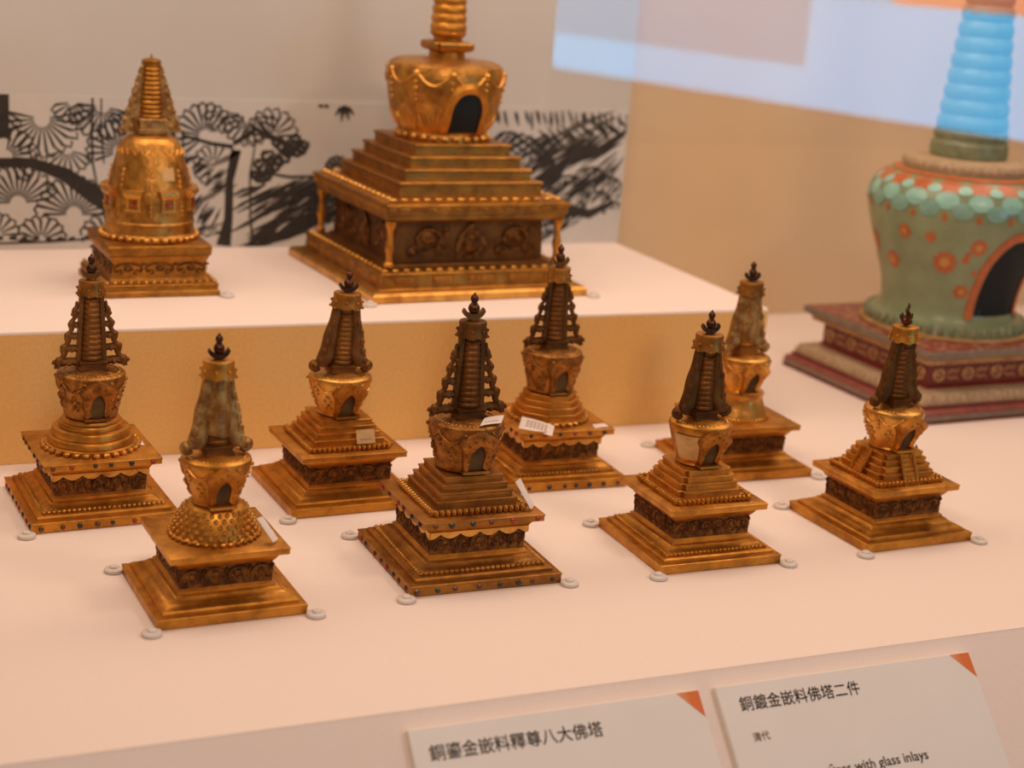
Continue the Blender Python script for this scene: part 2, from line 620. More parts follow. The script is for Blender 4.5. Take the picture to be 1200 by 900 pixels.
for a, b, l, w in ((352, 60, 90, 10), (360, 34, 90, 9), (720, 110, 150, 9), (760, 150, 110, 10), (790, 70, 90, 9), (250, 60, 40, 8), (270, 110, 40, 8)):
    k.stroke([(a, b), (a + l * 0.5, b + l * 0.24), (a + l, b + l * 0.52)], [w * 0.5, w, w * 0.4])
k.done('wash_drawing', M['ink_grey'])

# ---------------------------------------------------------------- shared meshes for small stupas
CACHE = {}


def cached(key, fn):
    if key not in CACHE:
        CACHE[key] = fn().mesh(key[0] if isinstance(key, tuple) else key)
    return CACHE[key]


def part(name, key, fn, mat, parent, **k):
    return link(name, cached(key, fn), mat, parent, **k)


def bead_square(h, z, n, r, sz=(1, 1, 0.8)):
    def fn():
        mb = MB()
        for i in range(n):
            x = -h + 2 * h * i / n
            mb.ball((x, -h, z), r, 7, 4, sz)
        return mb.four()
    return fn


def petal_square(h, z0, z1, n, d=0.0022):
    """a row of upright lotus petals around a square step"""
    def fn():
        mb = MB()
        w = 2 * h / n
        for i in range(n):
            x = -h + w * (i + 0.5)
            zm = (z0 + z1) / 2
            hz = (z1 - z0) / 2
            mb.ball((x, -h, zm), 1.0, 7, 5, (w * 0.46, d, hz))
            mb.ball((x, -h - d * 0.75, zm + hz * 0.25), 1.0, 6, 4, (w * 0.2, d * 0.6, hz * 0.45))
        return mb.four()
    return fn


def petal_ring(r, z, n, pr, sz):
    def fn():
        mb = MB()
        for i in range(n):
            a = 2 * PI * i / n
            st = len(mb.v)
            mb.ball((0, 0, 0), pr, 7, 5, sz)
            mb.xf(Matrix.Translation((r * math.cos(a), r * math.sin(a), z)) @ Matrix.Rotation(a, 4, 'Z'), st)
        return mb
    return fn


def cloud_relief(h, z0, z1, n, d=0.0016, style=0):
    """curling cloud scrolls standing out of the four faces of a block"""
    def fn():
        mb = MB()
        w = 2 * h / n
        H = z1 - z0
        rr = random.Random(n * 7 + style)
        for i in range(n):
            x = -h + w * (i + 0.5)
            zc = z0 + H * 0.52
            arc = [(x + w * 0.44 * math.cos(t), -h, zc + H * 0.36 * math.sin(t)) for t in [PI * (-0.15 + 1.3 * q / 10) for q in range(11)]]
            mb.tube(arc, d * 0.75, 5)
            for sg in (-1, 1):
                cu = [(x + sg * w * (0.26 + 0.13 * (1 - q / 9) * math.cos(q * 0.75)), -h, z0 + H * 0.30 + H * 0.20 * (1 - q / 12) * math.sin(q * 0.75)) for q in range(9)]
                mb.tube(cu, d * 0.6, 5)
            mb.ball((x, -h, zc + H * 0.02), 1.0, 7, 5, (w * 0.16, d * 1.1, H * 0.20))
            mb.ball((x + w * 0.5, -h, z0 + H * 0.80), 1.0, 6, 4, (w * 0.10, d, H * 0.10))
        return mb.four()
    return fn


def drape(h, z1, n, dz, d=0.0012):
    """scalloped hanging valance on a block"""
    def fn():
        mb = MB()
        out = [(-h, z1)]
        for i in range(n):
            x0 = -h + 2 * h * i / n
            w = 2 * h / n
            for q in range(7):
                t = q / 6
                out.append((x0 + w * t, z1 - dz * (0.35 + 0.65 * abs(math.cos(PI * t)))))
        out.append((h, z1))
        mb.plate(out, -h - d, -h + 0.0004)
        return mb.four()
    return fn


def ring_spire(z0, z1, r0, r1, n, depth=0.0012):
    def fn():
        pr = []
        for i in range(n):
            t0 = i / n
            ra = r0 + (r1 - r0) * t0
            za = z0 + (z1 - z0) * i / n
            dz = (z1 - z0) / n
            pr += [(ra - depth, za), (ra, za + dz * 0.25), (ra, za + dz * 0.65), (ra - depth, za + dz * 0.9)]
        return MB().lathe(pr, 20)
    return fn


def open_ornament(sg):
    """openwork side wing of the spire: straight inner bar, wavy outer scrolls, linking foliage, real holes"""
    def fn():
        mb = MB()

        def bar(t):
            return 0.0128 - 0.0036 * t

        def outer(z):
            t = min(max((z - 0.1410) / 0.0580, 0), 1)
            return 0.0310 - 0.0172 * t ** 0.85
        mb.loft([[(sg * (x - 0.0020), -0.0035, z), (sg * (x + 0.0020), -0.0035, z), (sg * (x + 0.0020), 0.0035, z), (sg * (x - 0.0020), 0.0035, z)][::sg]
                 for x, z in ((bar(0), 0.1405), (bar(1), 0.2140))])
        pts, rad = [], []
        for q in range(41):
            t = q / 40
            z = 0.1425 + 0.0560 * t
            pts.append((sg * (outer(z) + 0.0009 * math.sin(t * PI * 9)), 0, z))
            rad.append(0.0033 - 0.0008 * t + 0.0006 * math.sin(t * PI * 9 + 1))
        mb.tube(pts, rad, 8)
        mb.ball((sg * outer(0.2), 0, 0.2000), 0.0024, 7, 5, (0.8, 0.8, 1.8))
        for zc, w in ((0.1440, 0.0040), (0.1570, 0.0034), (0.1690, 0.0030), (0.1800, 0.0026), (0.1895, 0.0022)):
            xo, xi = outer(zc), bar((zc - 0.1405) / 0.0735)
            mb.tube([(sg * (xo + (xi - xo) * q / 6), 0, zc + 0.0016 * math.sin(q / 6 * PI)) for q in range(7)], w, 7)
            mb.ball((sg * (xo + 0.0010), -0.0008, zc + 0.0020), w * 1.15, 8, 5)
            mb.ball((sg * (xo * 0.5 + xi * 0.5), -0.0022, zc), w * 0.8, 7, 5)
        mb.tube([(sg * (0.0330 + 0.0030 * math.cos(t * 0.9)), 0, 0.1432 + 0.0030 * math.sin(t * 0.9)) for t in range(7)], 0.0022, 6)
        return mb.xf(Matrix.Scale(0.85, 4, (0, 1, 0)))
    return fn


def solid_ornament(sg, xi0=0.0080, xi1=0.0052, zt=0.2130, wide=0.0278, curl=0.0050):
    """solid draped side wing ending in an outward curl"""
    def fn():
        mb = MB()
        zb = 0.1435
        N = 18
        loops = []

        def xo_(t):
            return wide - (wide - 0.0128) * t ** 1.15 + 0.0005 * math.sin(t * 15)
        for q in range(N + 1):
            t = q / N
            z = zb + (zt - zb) * t
            xo = xo_(t)
            xi = xi0 + (xi1 - xi0) * t
            if t < 0.18:
                xi += (0.0125 - xi0) * (1 - t / 0.18)
            th = 0.0056 - 0.0014 * t + 0.0005 * math.sin(t * 17)
            lp = []
            for j in range(14):
                a = 2 * PI * j / 14
                ca, sa = math.cos(a), math.sin(a)
                lp.append((sg * ((xo + xi) / 2 + (xo - xi) / 2 * math.copysign(abs(ca) ** 0.7, ca)), th * math.copysign(abs(sa) ** 0.7, sa), z))
            if sg < 0:
                lp.reverse()
            loops.append(lp)
        mb.loft(loops)
        mb.tube([(sg * (wide + 0.0002 + curl * (1 - q / 16) * math.cos(2.6 - q * 0.62)), 0, 0.1445 + curl * (1 - q / 16) * math.sin(2.6 - q * 0.62) * -1) for q in range(10)], 0.0034, 7)
        mb.ball((sg * wide, -0.001, 0.1445), 0.0046, 8, 6)
        for q in range(6):
            t = 0.10 + q * 0.15
            mb.ball((sg * (xo_(t) - 0.0034), -0.0052 + 0.0013 * t, zb + (zt - zb) * t), 1.0, 8, 5, (0.0034 - 0.001 * t, 0.0017, 0.0044))
        return mb
    return fn


def canopy_mesh():
    mb = MB()
    pr = []
    n = 40
    loops = []
    for r, z, sc_ in ((0.0100, 0.2245, 0), (0.0116, 0.2240, 0), (0.0122, 0.2220, 0), (0.0118, 0.2200, 0), (0.0130, 0.2150, 0), (0.0140, 0.2112, 1), (0.0128, 0.2116, 1), (0.0100, 0.2160, 0)):
        lp = []
        for j in range(n):
            a = 2 * PI * j / n
            zz = z - (0.0020 * abs(math.sin(a * 4)) if sc_ else 0)
            lp.append((r * math.cos(a), r * math.sin(a), zz))
        loops.append(lp)
    mb.loft(loops[::-1])
    for j in range(8):
        a = 2 * PI * (j + 0.5) / 8
        mb.ball((0.0138 * math.cos(a), 0.0138 * math.sin(a), 0.2106), 0.0013, 6, 4)
        mb.ball((0.0130 * math.cos(a), 0.0130 * math.sin(a), 0.2165), 0.0016, 6, 4)
    return mb


def crescent_mesh(w=0.0105, zc=0.2335):
    def fn():
        mb = MB()
        n = 14
        outer, inner = [], []
        for q in range(n + 1):
            t = PI * (1.08 + 0.84 * q / n)
            outer.append((w * math.cos(t), zc + 0.0015 + w * 0.92 * math.sin(t)))
            inner.append((w * 0.86 * math.cos(t), zc + 0.0036 + w * 0.62 * math.sin(t)))
        mb.plate(outer + inner[::-1], -0.0026, 0.0026)
        mb.lathe([(0.0040, 0.2238), (0.0048, 0.2250), (0.0030, 0.2262)], 12)
        return mb
    return fn


def jewel_mesh(a=0.0052, b=0.0036):
    def fn():
        mb = MB()
        mb.ball((0, 0, 0.2352), a, 12, 8)
        mb.lathe([(0.0020, 0.2385), (0.0032, 0.2398), (0.0020, 0.2410)], 10)
        mb.ball((0, 0, 0.2438), b, 10, 7, (1, 1, 1.15))
        mb.ball((0, 0, 0.2480), 0.0013, 6, 4)
        return mb
    return fn


def flame_mesh():
    mb = MB()
    mb.ball((0, 0, 0.2300), 0.0058, 10, 6, (1.1, 1, 0.8))
    for a, h in ((0.2, 0.012), (1.6, 0.010), (2.9, 0.011), (4.4, 0.010)):
        mb.tube([(0.004 * math.cos(a), 0.004 * math.sin(a), 0.231), (0.007 * math.cos(a), 0.007 * math.sin(a), 0.234), (0.0085 * math.cos(a), 0.0085 * math.sin(a), 0.2380)], [0.0022, 0.0018, 0.0005], 6)
    mb.tube([(0, 0, 0.233), (0.0012, 0, 0.238), (-0.0012, 0, 0.242), (0.0008, 0, 0.2465), (0.0002, 0, 0.250)], [0.0034, 0.0028, 0.0022, 0.0016, 0.0004], 7)
    return mb


DOME = [(0.0225, 0.0905), (0.0252, 0.0925), (0.0262, 0.0955), (0.0262, 0.0975), (0.0280, 0.1060), (0.0305, 0.1180), (0.0325, 0.1275), (0.0331, 0.1310),
        (0.0326, 0.1338), (0.0308, 0.1354), (0.0270, 0.1362), (0.0268, 0.1352), (0.0230, 0.1362), (0.0120, 0.1395)]
DOME_SMOOTH = [(0.0198, 0.0905), (0.0220, 0.0925), (0.0212, 0.0945), (0.0222, 0.0970), (0.0252, 0.1050), (0.0291, 0.1170), (0.0322, 0.1280), (0.0328, 0.1315),
               (0.0320, 0.1340), (0.0300, 0.1354), (0.0270, 0.1362), (0.0268, 0.1352), (0.0230, 0.1362), (0.0120, 0.1395)]
BOWL = [DOME]       # the bowl profile in use


def dome_r(z):
    prof = BOWL[0]
    for (r0, z0), (r1, z1) in zip(prof, prof[1:]):
        if z0 <= z <= z1:
            return r0 + (r1 - r0) * (z - z0) / max(z1 - z0, 1e-9)
    return prof[0][0]


def niche_frame_mesh():
    """flared arch standing off the dome: jambs lean outwards, scrolled head"""
    mb = MB()
    zb, zt = 0.0945, 0.1335
    out, inn = [], []
    for sg in (-1, 1):
        side = [(0.0110, zb), (0.0125, 0.104), (0.0140, 0.114), (0.0175, 0.1200), (0.0165, 0.1250), (0.0110, 0.1290), (0.0050, 0.1320)]
        ins = [(0.0062, 0.0975), (0.0066, 0.106), (0.0064, 0.1110), (0.0045, 0.1165), (0.0018, 0.1195)]
        if sg < 0:
            o_l = [(-x, z) for x, z in side]
            i_l = [(-x, z) for x, z in ins]
        else:
            o_r, i_r = side, ins
    out = o_r + [(0, zt)] + o_l[::-1]
    inn = i_r + [(0, 0.1208)] + i_l[::-1]
    path = out + inn[::-1]

    def yy(z, d):
        return -(dome_r(z) + 0.0006) - d - (0.26 * max(0.0, z - 0.106) if d > 0 else 0)
    n1 = len(out)
    # front skin as quads between outer and inner outline (matched by parameter)
    N = 30

    def samp(pl, t):
        L = [0]
        for p, q in zip(pl, pl[1:]):
            L.append(L[-1] + math.dist(p, q))
        s = t * L[-1]
        for i in range(len(pl) - 1):
            if s <= L[i + 1] + 1e-12:
                f = (s - L[i]) / max(L[i + 1] - L[i], 1e-9)
                return (pl[i][0] + (pl[i + 1][0] - pl[i][0]) * f, pl[i][1] + (pl[i + 1][1] - pl[i][1]) * f)
        return pl[-1]
    loops = []
    for q in range(N + 1):
        a, b = samp(out, q / N), samp(inn, q / N)
        mid = ((a[0] + b[0]) / 2, (a[1] + b[1]) / 2)
        bk = 0.016 * abs(a[0]) / 0.0175
        loops.append([(a[0], yy(a[1], -0.0035 - bk * 0.25), a[1]), (a[0], yy(a[1], 0.0018), a[1]), (mid[0], yy(mid[1], 0.0030), mid[1]),
                      (b[0], yy(b[1], 0.0016), b[1]), (b[0], yy(b[1], -0.004), b[1])])
    mb.loft(loops)
    mb.box(-0.0125, 0.0125, -0.0300, -0.0180, 0.0925, 0.0952)
    for q in range(1, 12):
        a, b = samp(out, q / 12), samp(inn, q / 12)
        p = ((a[0] * 0.55 + b[0] * 0.45), (a[1] * 0.55 + b[1] * 0.45))
        mb.ball((p[0], yy(p[1], 0.0030), p[1]), 0.0013, 6, 4)
    return mb


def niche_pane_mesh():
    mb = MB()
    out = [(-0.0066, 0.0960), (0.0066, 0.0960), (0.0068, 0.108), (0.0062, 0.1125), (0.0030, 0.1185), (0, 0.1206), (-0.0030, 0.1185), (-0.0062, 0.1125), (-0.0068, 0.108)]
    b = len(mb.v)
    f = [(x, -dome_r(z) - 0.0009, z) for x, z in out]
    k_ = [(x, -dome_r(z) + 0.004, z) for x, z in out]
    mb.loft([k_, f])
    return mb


def garland(r_add=0.0006):
    def fn():
        mb = MB()
        for i in range(8):
            a0 = 2 * PI * (i + 0.5) / 8 - PI / 2
            a1 = a0 + 2 * PI / 8
            pts = []
            for q in range(9):
                t = q / 8
                a = a0 + (a1 - a0) * t
                z = 0.1290 - 0.0085 * math.sin(PI * t)
                r = dome_r(z) + r_add
                pts.append((r * math.cos(a), r * math.sin(a), z))
            mb.tube(pts, 0.0010, 5)
            for zz, rr_ in ((0.129, 0.0022), (0.1245, 0.0013), (0.1205, 0.0015), (0.1165, 0.0012)):
                r = dome_r(zz) + r_add
                mb.ball((r * math.cos(a0), r * math.sin(a0), zz), rr_, 6, 4)
            am = (a0 + a1) / 2
            if i == 7:
                continue
            for da, zz, rr_ in ((0, 0.114, 0.0028), (-0.12, 0.110, 0.0020), (0.12, 0.110, 0.0020), (0, 0.1055, 0.0022), (-0.1, 0.102, 0.0016), (0.1, 0.102, 0.0016)):
                r = dome_r(zz)
                mb.ball((r * math.cos(am + da), r * math.sin(am + da), zz), rr_, 6, 4)
        return mb
    return fn


def gem_mesh():
    mb = MB()
    st = 0
    mb.lathe([(0.0021, -0.0004), (0.0021, 0.0004), (0.0016, 0.0009), (0.0007, 0.0013)], 8)
    mb.xf(Matrix.Rotation(PI / 2, 4, 'X'))
    return mb


def add_gems(parent, h, z, n, seed, sides=(0, 3)):
    rr = random.Random(seed)
    for s_ in sides:
        for i in range(n):
            x = -h + 2 * h * (i + 0.5 + rr.uniform(-0.22, 0.22)) / n
            g = part('gem', 'gem', gem_mesh, M[rr.choice(['gem_red', 'gem_blue', 'gem_green', 'gem_brown', 'gem_brown'])], parent)
            R = Matrix.Rotation(s_ * PI / 2, 4, 'Z')
            g.matrix_local = R @ Matrix.Translation((x, -h - 0.0002, z))
            sc_ = rr.uniform(1.0, 1.35)
            g.scale = (sc_, sc_, sc_)


def small_stupa(cfg):
    t = thing('stupa', cfg['label'], 'stupa', (cfg['x'], cfg['y'], 0), cfg['rot'], (cfg['k'], cfg['k'], cfg['kz']), 'eight small gilt stupas in two rows')
    G = M[cfg.get('gold', 'gold')]
    S = M[cfg.get('spire', 'bronze')]
    D = M[cfg.get('dome', 'gold')]
    gems = cfg.get('gems')
    fl = 'beads' if gems else 'plain'
    # foot
    fp = part('foot_plate', ('foot_plate', 1), lambda: MB().square([(0.0688, 0), (0.0700, 0.0008), (0.0700, 0.0080), (0.0706, 0.0084), (0.0706, 0.0094), (0.0698, 0.0102)]), G, t)
    part('foot_molding', ('foot_molding', 1), lambda: MB().square([(0.0640, 0.0100), (0.0640, 0.0125), (0.0625, 0.0140), (0.0590, 0.0145), (0.0560, 0.0170), (0.0545, 0.0175), (0.0520, 0.0190), (0.0500, 0.0205), (0.0490, 0.0215), (0.0470, 0.0222)]), G, t)
    if cfg.get('foot_beads'):
        part('bead_row', ('bead_row', 30), bead_square(0.0572, 0.0160, 24, 0.0024), M['gold_bright'] if gems else G, t, kind='stuff')
    if gems:
        add_gems(fp, 0.0700, 0.0045, 8, cfg['seed'])
    # waist
    w = part('waist', ('waist', 1), lambda: MB().square([(0.0465, 0.0220), (0.0465, 0.0240), (0.0435, 0.0262), (0.0435, 0.0450), (0.0450, 0.0462), (0.0475, 0.0500), (0.0498, 0.0540), (0.0498, 0.0552)]), M['gold'], t)
    part('relief', ('relief', cfg.get('clouds', 5)), cloud_relief(0.0437, 0.0262, 0.0455, cfg.get('clouds', 5)), M['relief'], w)
    part('relief_ground', 'relief_ground', lambda: MB().square([(0.0437, 0.0255), (0.0437, 0.0452)]), M['relief'], w)
    if gems:
        part('valance', ('valance', 1), drape(0.0455, 0.0478, 5, 0.0062), M['gold_bright'], w)
    # plate
    pl = part('cornice_plate', ('cornice_plate', 1), lambda: MB().square([(0.0535, 0.0540), (0.0558, 0.0545), (0.0560, 0.0552), (0.0560, 0.0594), (0.0566, 0.0597), (0.0566, 0.0605), (0.0556, 0.0610)]), G, t)
    if gems:
        add_gems(pl, 0.0560, 0.0573, 6, cfg['seed'] + 5)
    # steps
    st = cfg['steps']
    if st in ('square', 'notched', 'oct', 'stair'):
        if st == 'oct':
            part('lotus_row', ('lotus_row', 'oct'), petal_ring(0.0435, 0.0635, 32, 0.0034, (0.8, 1.1, 0.85)), M['gold_bright'], t, kind='stuff')
        else:
            part('lotus_row', ('lotus_row', 'sq', st), petal_square(0.0428, 0.0608, 0.0672, 12 if gems else 16, 0.0030), M['gold_bright'] if gems else G, t, kind='stuff')
        hs = [0.0405, 0.0375, 0.0343, 0.0308, 0.0275]
        zs = [0.0655, 0.0722, 0.0787, 0.0848, 0.0908]
        for i in range(5):
            h, z1 = hs[i], zs[i]
            z0 = 0.0606 if i == 0 else zs[i - 1] - 0.0004
            pf = [(h - 0.0007, z0), (h - 0.0007, z1 - 0.0022), (h, z1 - 0.0016), (h, z1 - 0.0005), (h - 0.0006, z1)]
            if st == 'oct':
                part('step', ('step', st, i), lambda pf=pf: MB().lathe([(r * 1.10, z) for r, z in pf], 8, rot=PI / 8), G, t)
            elif st in ('notched', 'stair'):
                part('step', ('step', st, i), lambda pf=pf: MB().notched(pf, 0.14), G, t)
            else:
                part('step', ('step', st, i), lambda pf=pf: MB().square(pf), G, t)
        if st == 'stair':
            for q in range(4):
                def stair():
                    mb = MB()
                    for i in range(7):
                        f = i / 6
                        y = 0.0440 - 0.0150 * f
                        mb.box(-0.0070, 0.0070, -y, -0.020, 0.0606 + 0.0043 * i, 0.0606 + 0.0043 * (i + 1))
                    for sg in (-1, 1):
                        a, b = sg * 0.0070, sg * 0.0095
                        mb.plate([(0, 0)] * 0 + [(min(a, b), 0.0606), (max(a, b), 0.0606), (max(a, b), 0.0612), (min(a, b), 0.0612)], -0.0455, -0.030)
                        mb.loft([[(min(a, b), -0.0455 + 0.0150 * f, 0.0620 + 0.0300 * f - 0.004), (max(a, b), -0.0455 + 0.0150 * f, 0.0620 + 0.0300 * f - 0.004),
                                  (max(a, b), -0.0455 + 0.0150 * f, 0.0625 + 0.0300 * f), (min(a, b), -0.0455 + 0.0150 * f, 0.0625 + 0.0300 * f)] for f in (0, 1)])
                    return mb
                s_ = part('staircase', 'staircase', stair, G, t)
                s_.rotation_euler.z = q * PI / 2
    elif st == 'round':
        part('lotus_row', ('lotus_row', 'round'), petal_ring(0.0455, 0.0632, 30, 0.0038, (0.85, 1.05, 0.75)), M['gold_bright'], t, kind='stuff')
        part('step', ('step', 'round', 0), lambda: MB().lathe([(0.0440, 0.0606), (0.0440, 0.0655), (0.0420, 0.0665)], 48), G, t)
        for i, (r, z0, z1) in enumerate(((0.0415, 0.0660, 0.0735), (0.0375, 0.0730, 0.0815), (0.0315, 0.0810, 0.0870), (0.0285, 0.0866, 0.0910))):
            part('step', ('step', 'round', i + 1), lambda r=r, z0=z0, z1=z1: MB().lathe([(r - 0.001, z0), (r, z0 + 0.001), (r, z1 - 0.003), (r - 0.0012, z1 - 0.0008), (r - 0.003, z1)], 48), G, t)
    elif st == 'lattice':
        part('lotus_row', ('lotus_row', 'lat'), petal_ring(0.0415, 0.0632, 34, 0.0030, (0.9, 1.1, 0.8)), G, t, kind='stuff')
        part('drum', 'drum', lambda: MB().lathe([(0.0415, 0.0606), (0.0415, 0.0640), (0.0385, 0.0655), (0.0365, 0.0720), (0.0335, 0.0790), (0.0300, 0.0850), (0.0265, 0.0900), (0.0230, 0.0915)], 48), G, t)

        def studs():
            mb = MB()
            for rw, (r, z) in enumerate(((0.0383, 0.0672), (0.0366, 0.0722), (0.0345, 0.0771), (0.0319, 0.0818), (0.0291, 0.0862))):
                n = 26
                for i in range(n):
                    a = 2 * PI * (i + 0.5 * (rw % 2)) / n
                    mb.ball((r * math.cos(a), r * math.sin(a), z), 0.0027 * (0.75 + 0.25 * r / 0.038), 6, 4)
            return mb
        part('stud_rows', 'stud_rows', studs, M['gold_bright'], t, kind='stuff')
    elif st == 'bell':
        part('bead_row', ('bead_row', 'bell'), petal_ring(0.0368, 0.0630, 40, 0.0024, (1, 1, 0.8)), M['gold_bright'], t, kind='stuff')
        part('bell_drum', 'bell_drum', lambda: MB().lathe([(0.0385, 0.0606), (0.0385, 0.0622), (0.0355, 0.0632), (0.0350, 0.0660), (0.0325, 0.0720), (0.0300, 0.0790), (0.0285, 0.0850), (0.0288, 0.0880), (0.0300, 0.0900), (0.0300, 0.0912), (0.0260, 0.0920)], 48), M['gold_bright'], t)
    # dome
    cv = cfg.get('dome') == 'carved'
    BOWL[0] = DOME if cv else DOME_SMOOTH
    dm = part('dome', ('dome', cv), lambda: MB().lathe(BOWL[0], 48), D, t)
    if not cfg.get('panel'):
        part('garland', ('garland', cv), garland(), D, dm)
    part('dome_ring', 'dome_ring', petal_ring(0.0268, 0.1358, 44, 0.0013, (1, 1, 0.8)), M['gold_bright'], dm, kind='stuff')
    if cfg.get('panel'):
        def pale_panel():
            mb = MB()
            for lay in (0.0011, -0.0005):
                for zz in (0.0985, 0.1050, 0.1120, 0.1190, 0.1255):
                    for q in range(7):
                        a = -PI / 2 - 0.46 - 0.95 * q / 6
                        r = dome_r(zz) + lay
                        mb.v.append((r * math.cos(a), r * math.sin(a), zz))
            for lay in (0, 1):
                for i in range(4):
                    for q in range(6):
                        b = lay * 35 + i * 7 + q
                        mb.f.append((b, b + 7, b + 8, b + 1) if lay == 0 else (b, b + 1, b + 8, b + 7))
            return mb
        part('pale_panel', 'pale_panel', pale_panel, M['pale_panel'], dm, label='pale worn panel')
    part('niche_frame', ('niche_frame', cv), niche_frame_mesh, M[cfg.get('frame', 'gold')], t)
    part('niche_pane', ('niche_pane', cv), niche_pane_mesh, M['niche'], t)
    # spire
    up = bpy.data.objects.new('spire', cached('spire_block', lambda: MB().square([(0.0125, 0.1378), (0.0135, 0.1384), (0.0135, 0.1410), (0.0120, 0.1418), (0.0120, 0.1440), (0.0130, 0.1450), (0.0130, 0.1464), (0.0110, 0.1470)])))
    COL.objects.link(up)
    if not up.data.materials:
        up.data.materials.append(M['bronze'])
    up.material_slots[0].link = 'OBJECT'
    up.material_slots[0].material = S
    up.parent = t
    up.location = (0, 0, 0)
    if 'lean' in cfg:
        px, py = cfg['lean']
        up.rotation_euler = (py, px, 0)
        Rm = up.rotation_euler.to_matrix()
        piv = Vector((0, 0, 0.138))
        up.location = piv - Rm @ piv
    opn = cfg.get('wings', 'open') == 'open'
    part('spire_rings', ('spire_rings', opn), ring_spire(0.1465, 0.2135, 0.0112, 0.0072, 13, 0.0008), S, up)
    if cfg.get('wrap'):
        def wrap():
            mb = MB()
            n = 28
            loops = []
            for i in range(13):
                f = i / 12
                z = 0.1560 + 0.0575 * f
                lp = []
                for j in range(n):
                    a = 2 * PI * j / n
                    r = 0.0128 - 0.0042 * f + 0.0007 * math.sin(3 * a + 9 * f) + 0.0004 * math.sin(7 * a - 14 * f)
                    lp.append((r * math.cos(a), r * math.sin(a), z + 0.0012 * math.sin(2 * a)))
                loops.append(lp)
            return mb.loft(loops)
        part('cloth_wrap', 'cloth_wrap', wrap, M['pale'], up)
    for sg in (-1, 1):
        if opn:
            part('side_wing', ('side_wing', 'open', sg), open_ornament(sg), S, up)
        else:
            part('side_wing', ('side_wing', 'solid', sg, cfg.get('gap', 0)), solid_ornament(sg, *((0.0080, 0.0052), (0.0030, 0.0005), (0.0055, 0.0030))[cfg.get('gap', 0)]), M[cfg.get('wing_mat', cfg.get('spire', 'bronze'))], up)
    cn = part('canopy', 'canopy', canopy_mesh, M[cfg.get('canopy', 'gold_worn')], up)
    if not opn:
        cn.scale = (1.2, 1.2, 1.12)
        cn.location.z = -0.0262
    if cfg.get('finial') == 'flame':
        part('finial', 'flame_finial', flame_mesh, M['finial'], up)
    else:
        part('crescent', 'crescent', crescent_mesh(), M[cfg.get('moon', 'bronze')], up)
        part('finial', 'jewel', jewel_mesh(), M['finial'], up)
    return t


H0 = 0.249
STUPAS = [
    dict(n=1, x=0.2900, y=1.5952, rot=0.042, k=1.02, kz=1.030, seed=11, gems=True, foot_beads=True, steps='round', dome='carved', wings='open', gold='gold', frame='carved',
         label='small stupa with round steps and openwork spire at far left'),
    dict(n=2, x=0.3517, y=1.3416, rot=0.0245, k=0.942, kz=0.962, seed=12, foot_beads=False, steps='lattice', dome='gold', wings='solid', spire='bronze', wing_mat='pale', canopy='gold', moon='finial', clouds=4, gap=1, wrap=True,
         label='small stupa on a studded round drum, front left and nearest'),
    dict(n=3, x=0.5430, y=1.5781, rot=0.0246, k=1.012, kz=0.962, seed=13, steps='square', dome='gold_bright', wings='solid', spire='bronze', frame='ornate', moon='finial', clouds=5, lean=(0.05, 0.0),
         label='small stupa with shiny smooth bowl and a tilted finial'),
    dict(n=4, x=0.5958, y=1.3626, rot=-0.0103, k=1.0775, kz=1.062, seed=14, gems=True, foot_beads=True, steps='square', dome='carved', wings='open', gold='gold_worn', spire='gold_dark', frame='carved', canopy='gold_dark',
         label='small jewelled square stupa at front centre with openwork spire'),
    dict(n=5, x=0.7972, y=1.5961, rot=-0.030, k=1.01, kz=1.046, seed=15, gems=True, foot_beads=True, steps='oct', dome='carved', wings='open', spire='gold_dark', frame='carved',
         label='small jewelled stupa with octagonal steps and a white paper tag'),
    dict(n=6, x=0.8424, y=1.3461, rot=-0.0092, k=0.966, kz=0.984, seed=16, foot_beads=True, steps='notched', dome='gold', wings='solid', spire='gold_dark', frame='ornate', moon='finial', canopy='gold_worn', clouds=6, panel=True,
         label='small stupa with dark draped spire and pale patch on bowl'),
    dict(n=7, x=1.0817, y=1.3501, rot=0.0343, k=0.979, kz=0.981, seed=17, steps='stair', dome='gold_bright', wings='solid', spire='gold_dark', frame='gold', finial='flame', canopy='gold', clouds=5, gap=2,
         label='small stupa with stairways up its steps at far right'),
    dict(n=8, x=1.0347, y=1.5756, rot=-0.022, k=0.962, kz=0.973, seed=18, steps='bell', dome='gold_bright', wings='solid', spire='gold_worn', wing_mat='pale', frame='gold_bright', canopy='gold_worn', moon='finial', clouds=6, gap=1, wrap=True,
         label='small stupa on a smooth bell drum in the back row right'),
]
for c in STUPAS:
    small_stupa(c)


# ---------------------------------------------------------------- medium gold stupa on the riser, left
t = thing('stupa', 'medium gold bell shaped stupa on the riser at left', 'stupa', (0.420, 1.940, RH), 0.02)
G = M['ornate']
obj('foot_plate', MB().square([(0.0685, 0), (0.0695, 0.001), (0.0690, 0.0060), (0.0670, 0.0075), (0.0665, 0.0125), (0.0680, 0.0140), (0.0670, 0.0150), (0.0620, 0.0170)]), G, t)
obj('bead_row', bead_square(0.0632, 0.0172, 14, 0.0030)(), M['gold_bright'], t, kind='stuff')
w = obj('waist', MB().square([(0.0585, 0.0160), (0.0570, 0.0200), (0.0550, 0.0215), (0.0550, 0.0390), (0.0565, 0.0420), (0.0580, 0.0460)]), M['ornate'], t)
obj('relief', cloud_relief(0.0552, 0.0215, 0.0400, 3, 0.0020)(), M['relief'], w)
pl = obj('cornice_plate', MB().square([(0.0565, 0.0450), (0.0590, 0.0470), (0.0600, 0.0480), (0.0600, 0.0560), (0.0610, 0.0570), (0.0600, 0.0590), (0.0560, 0.0605)]), G, t)
obj('plate_relief', cloud_relief(0.0600, 0.0485, 0.0560, 8, 0.0010)(), M['ornate'], pl)
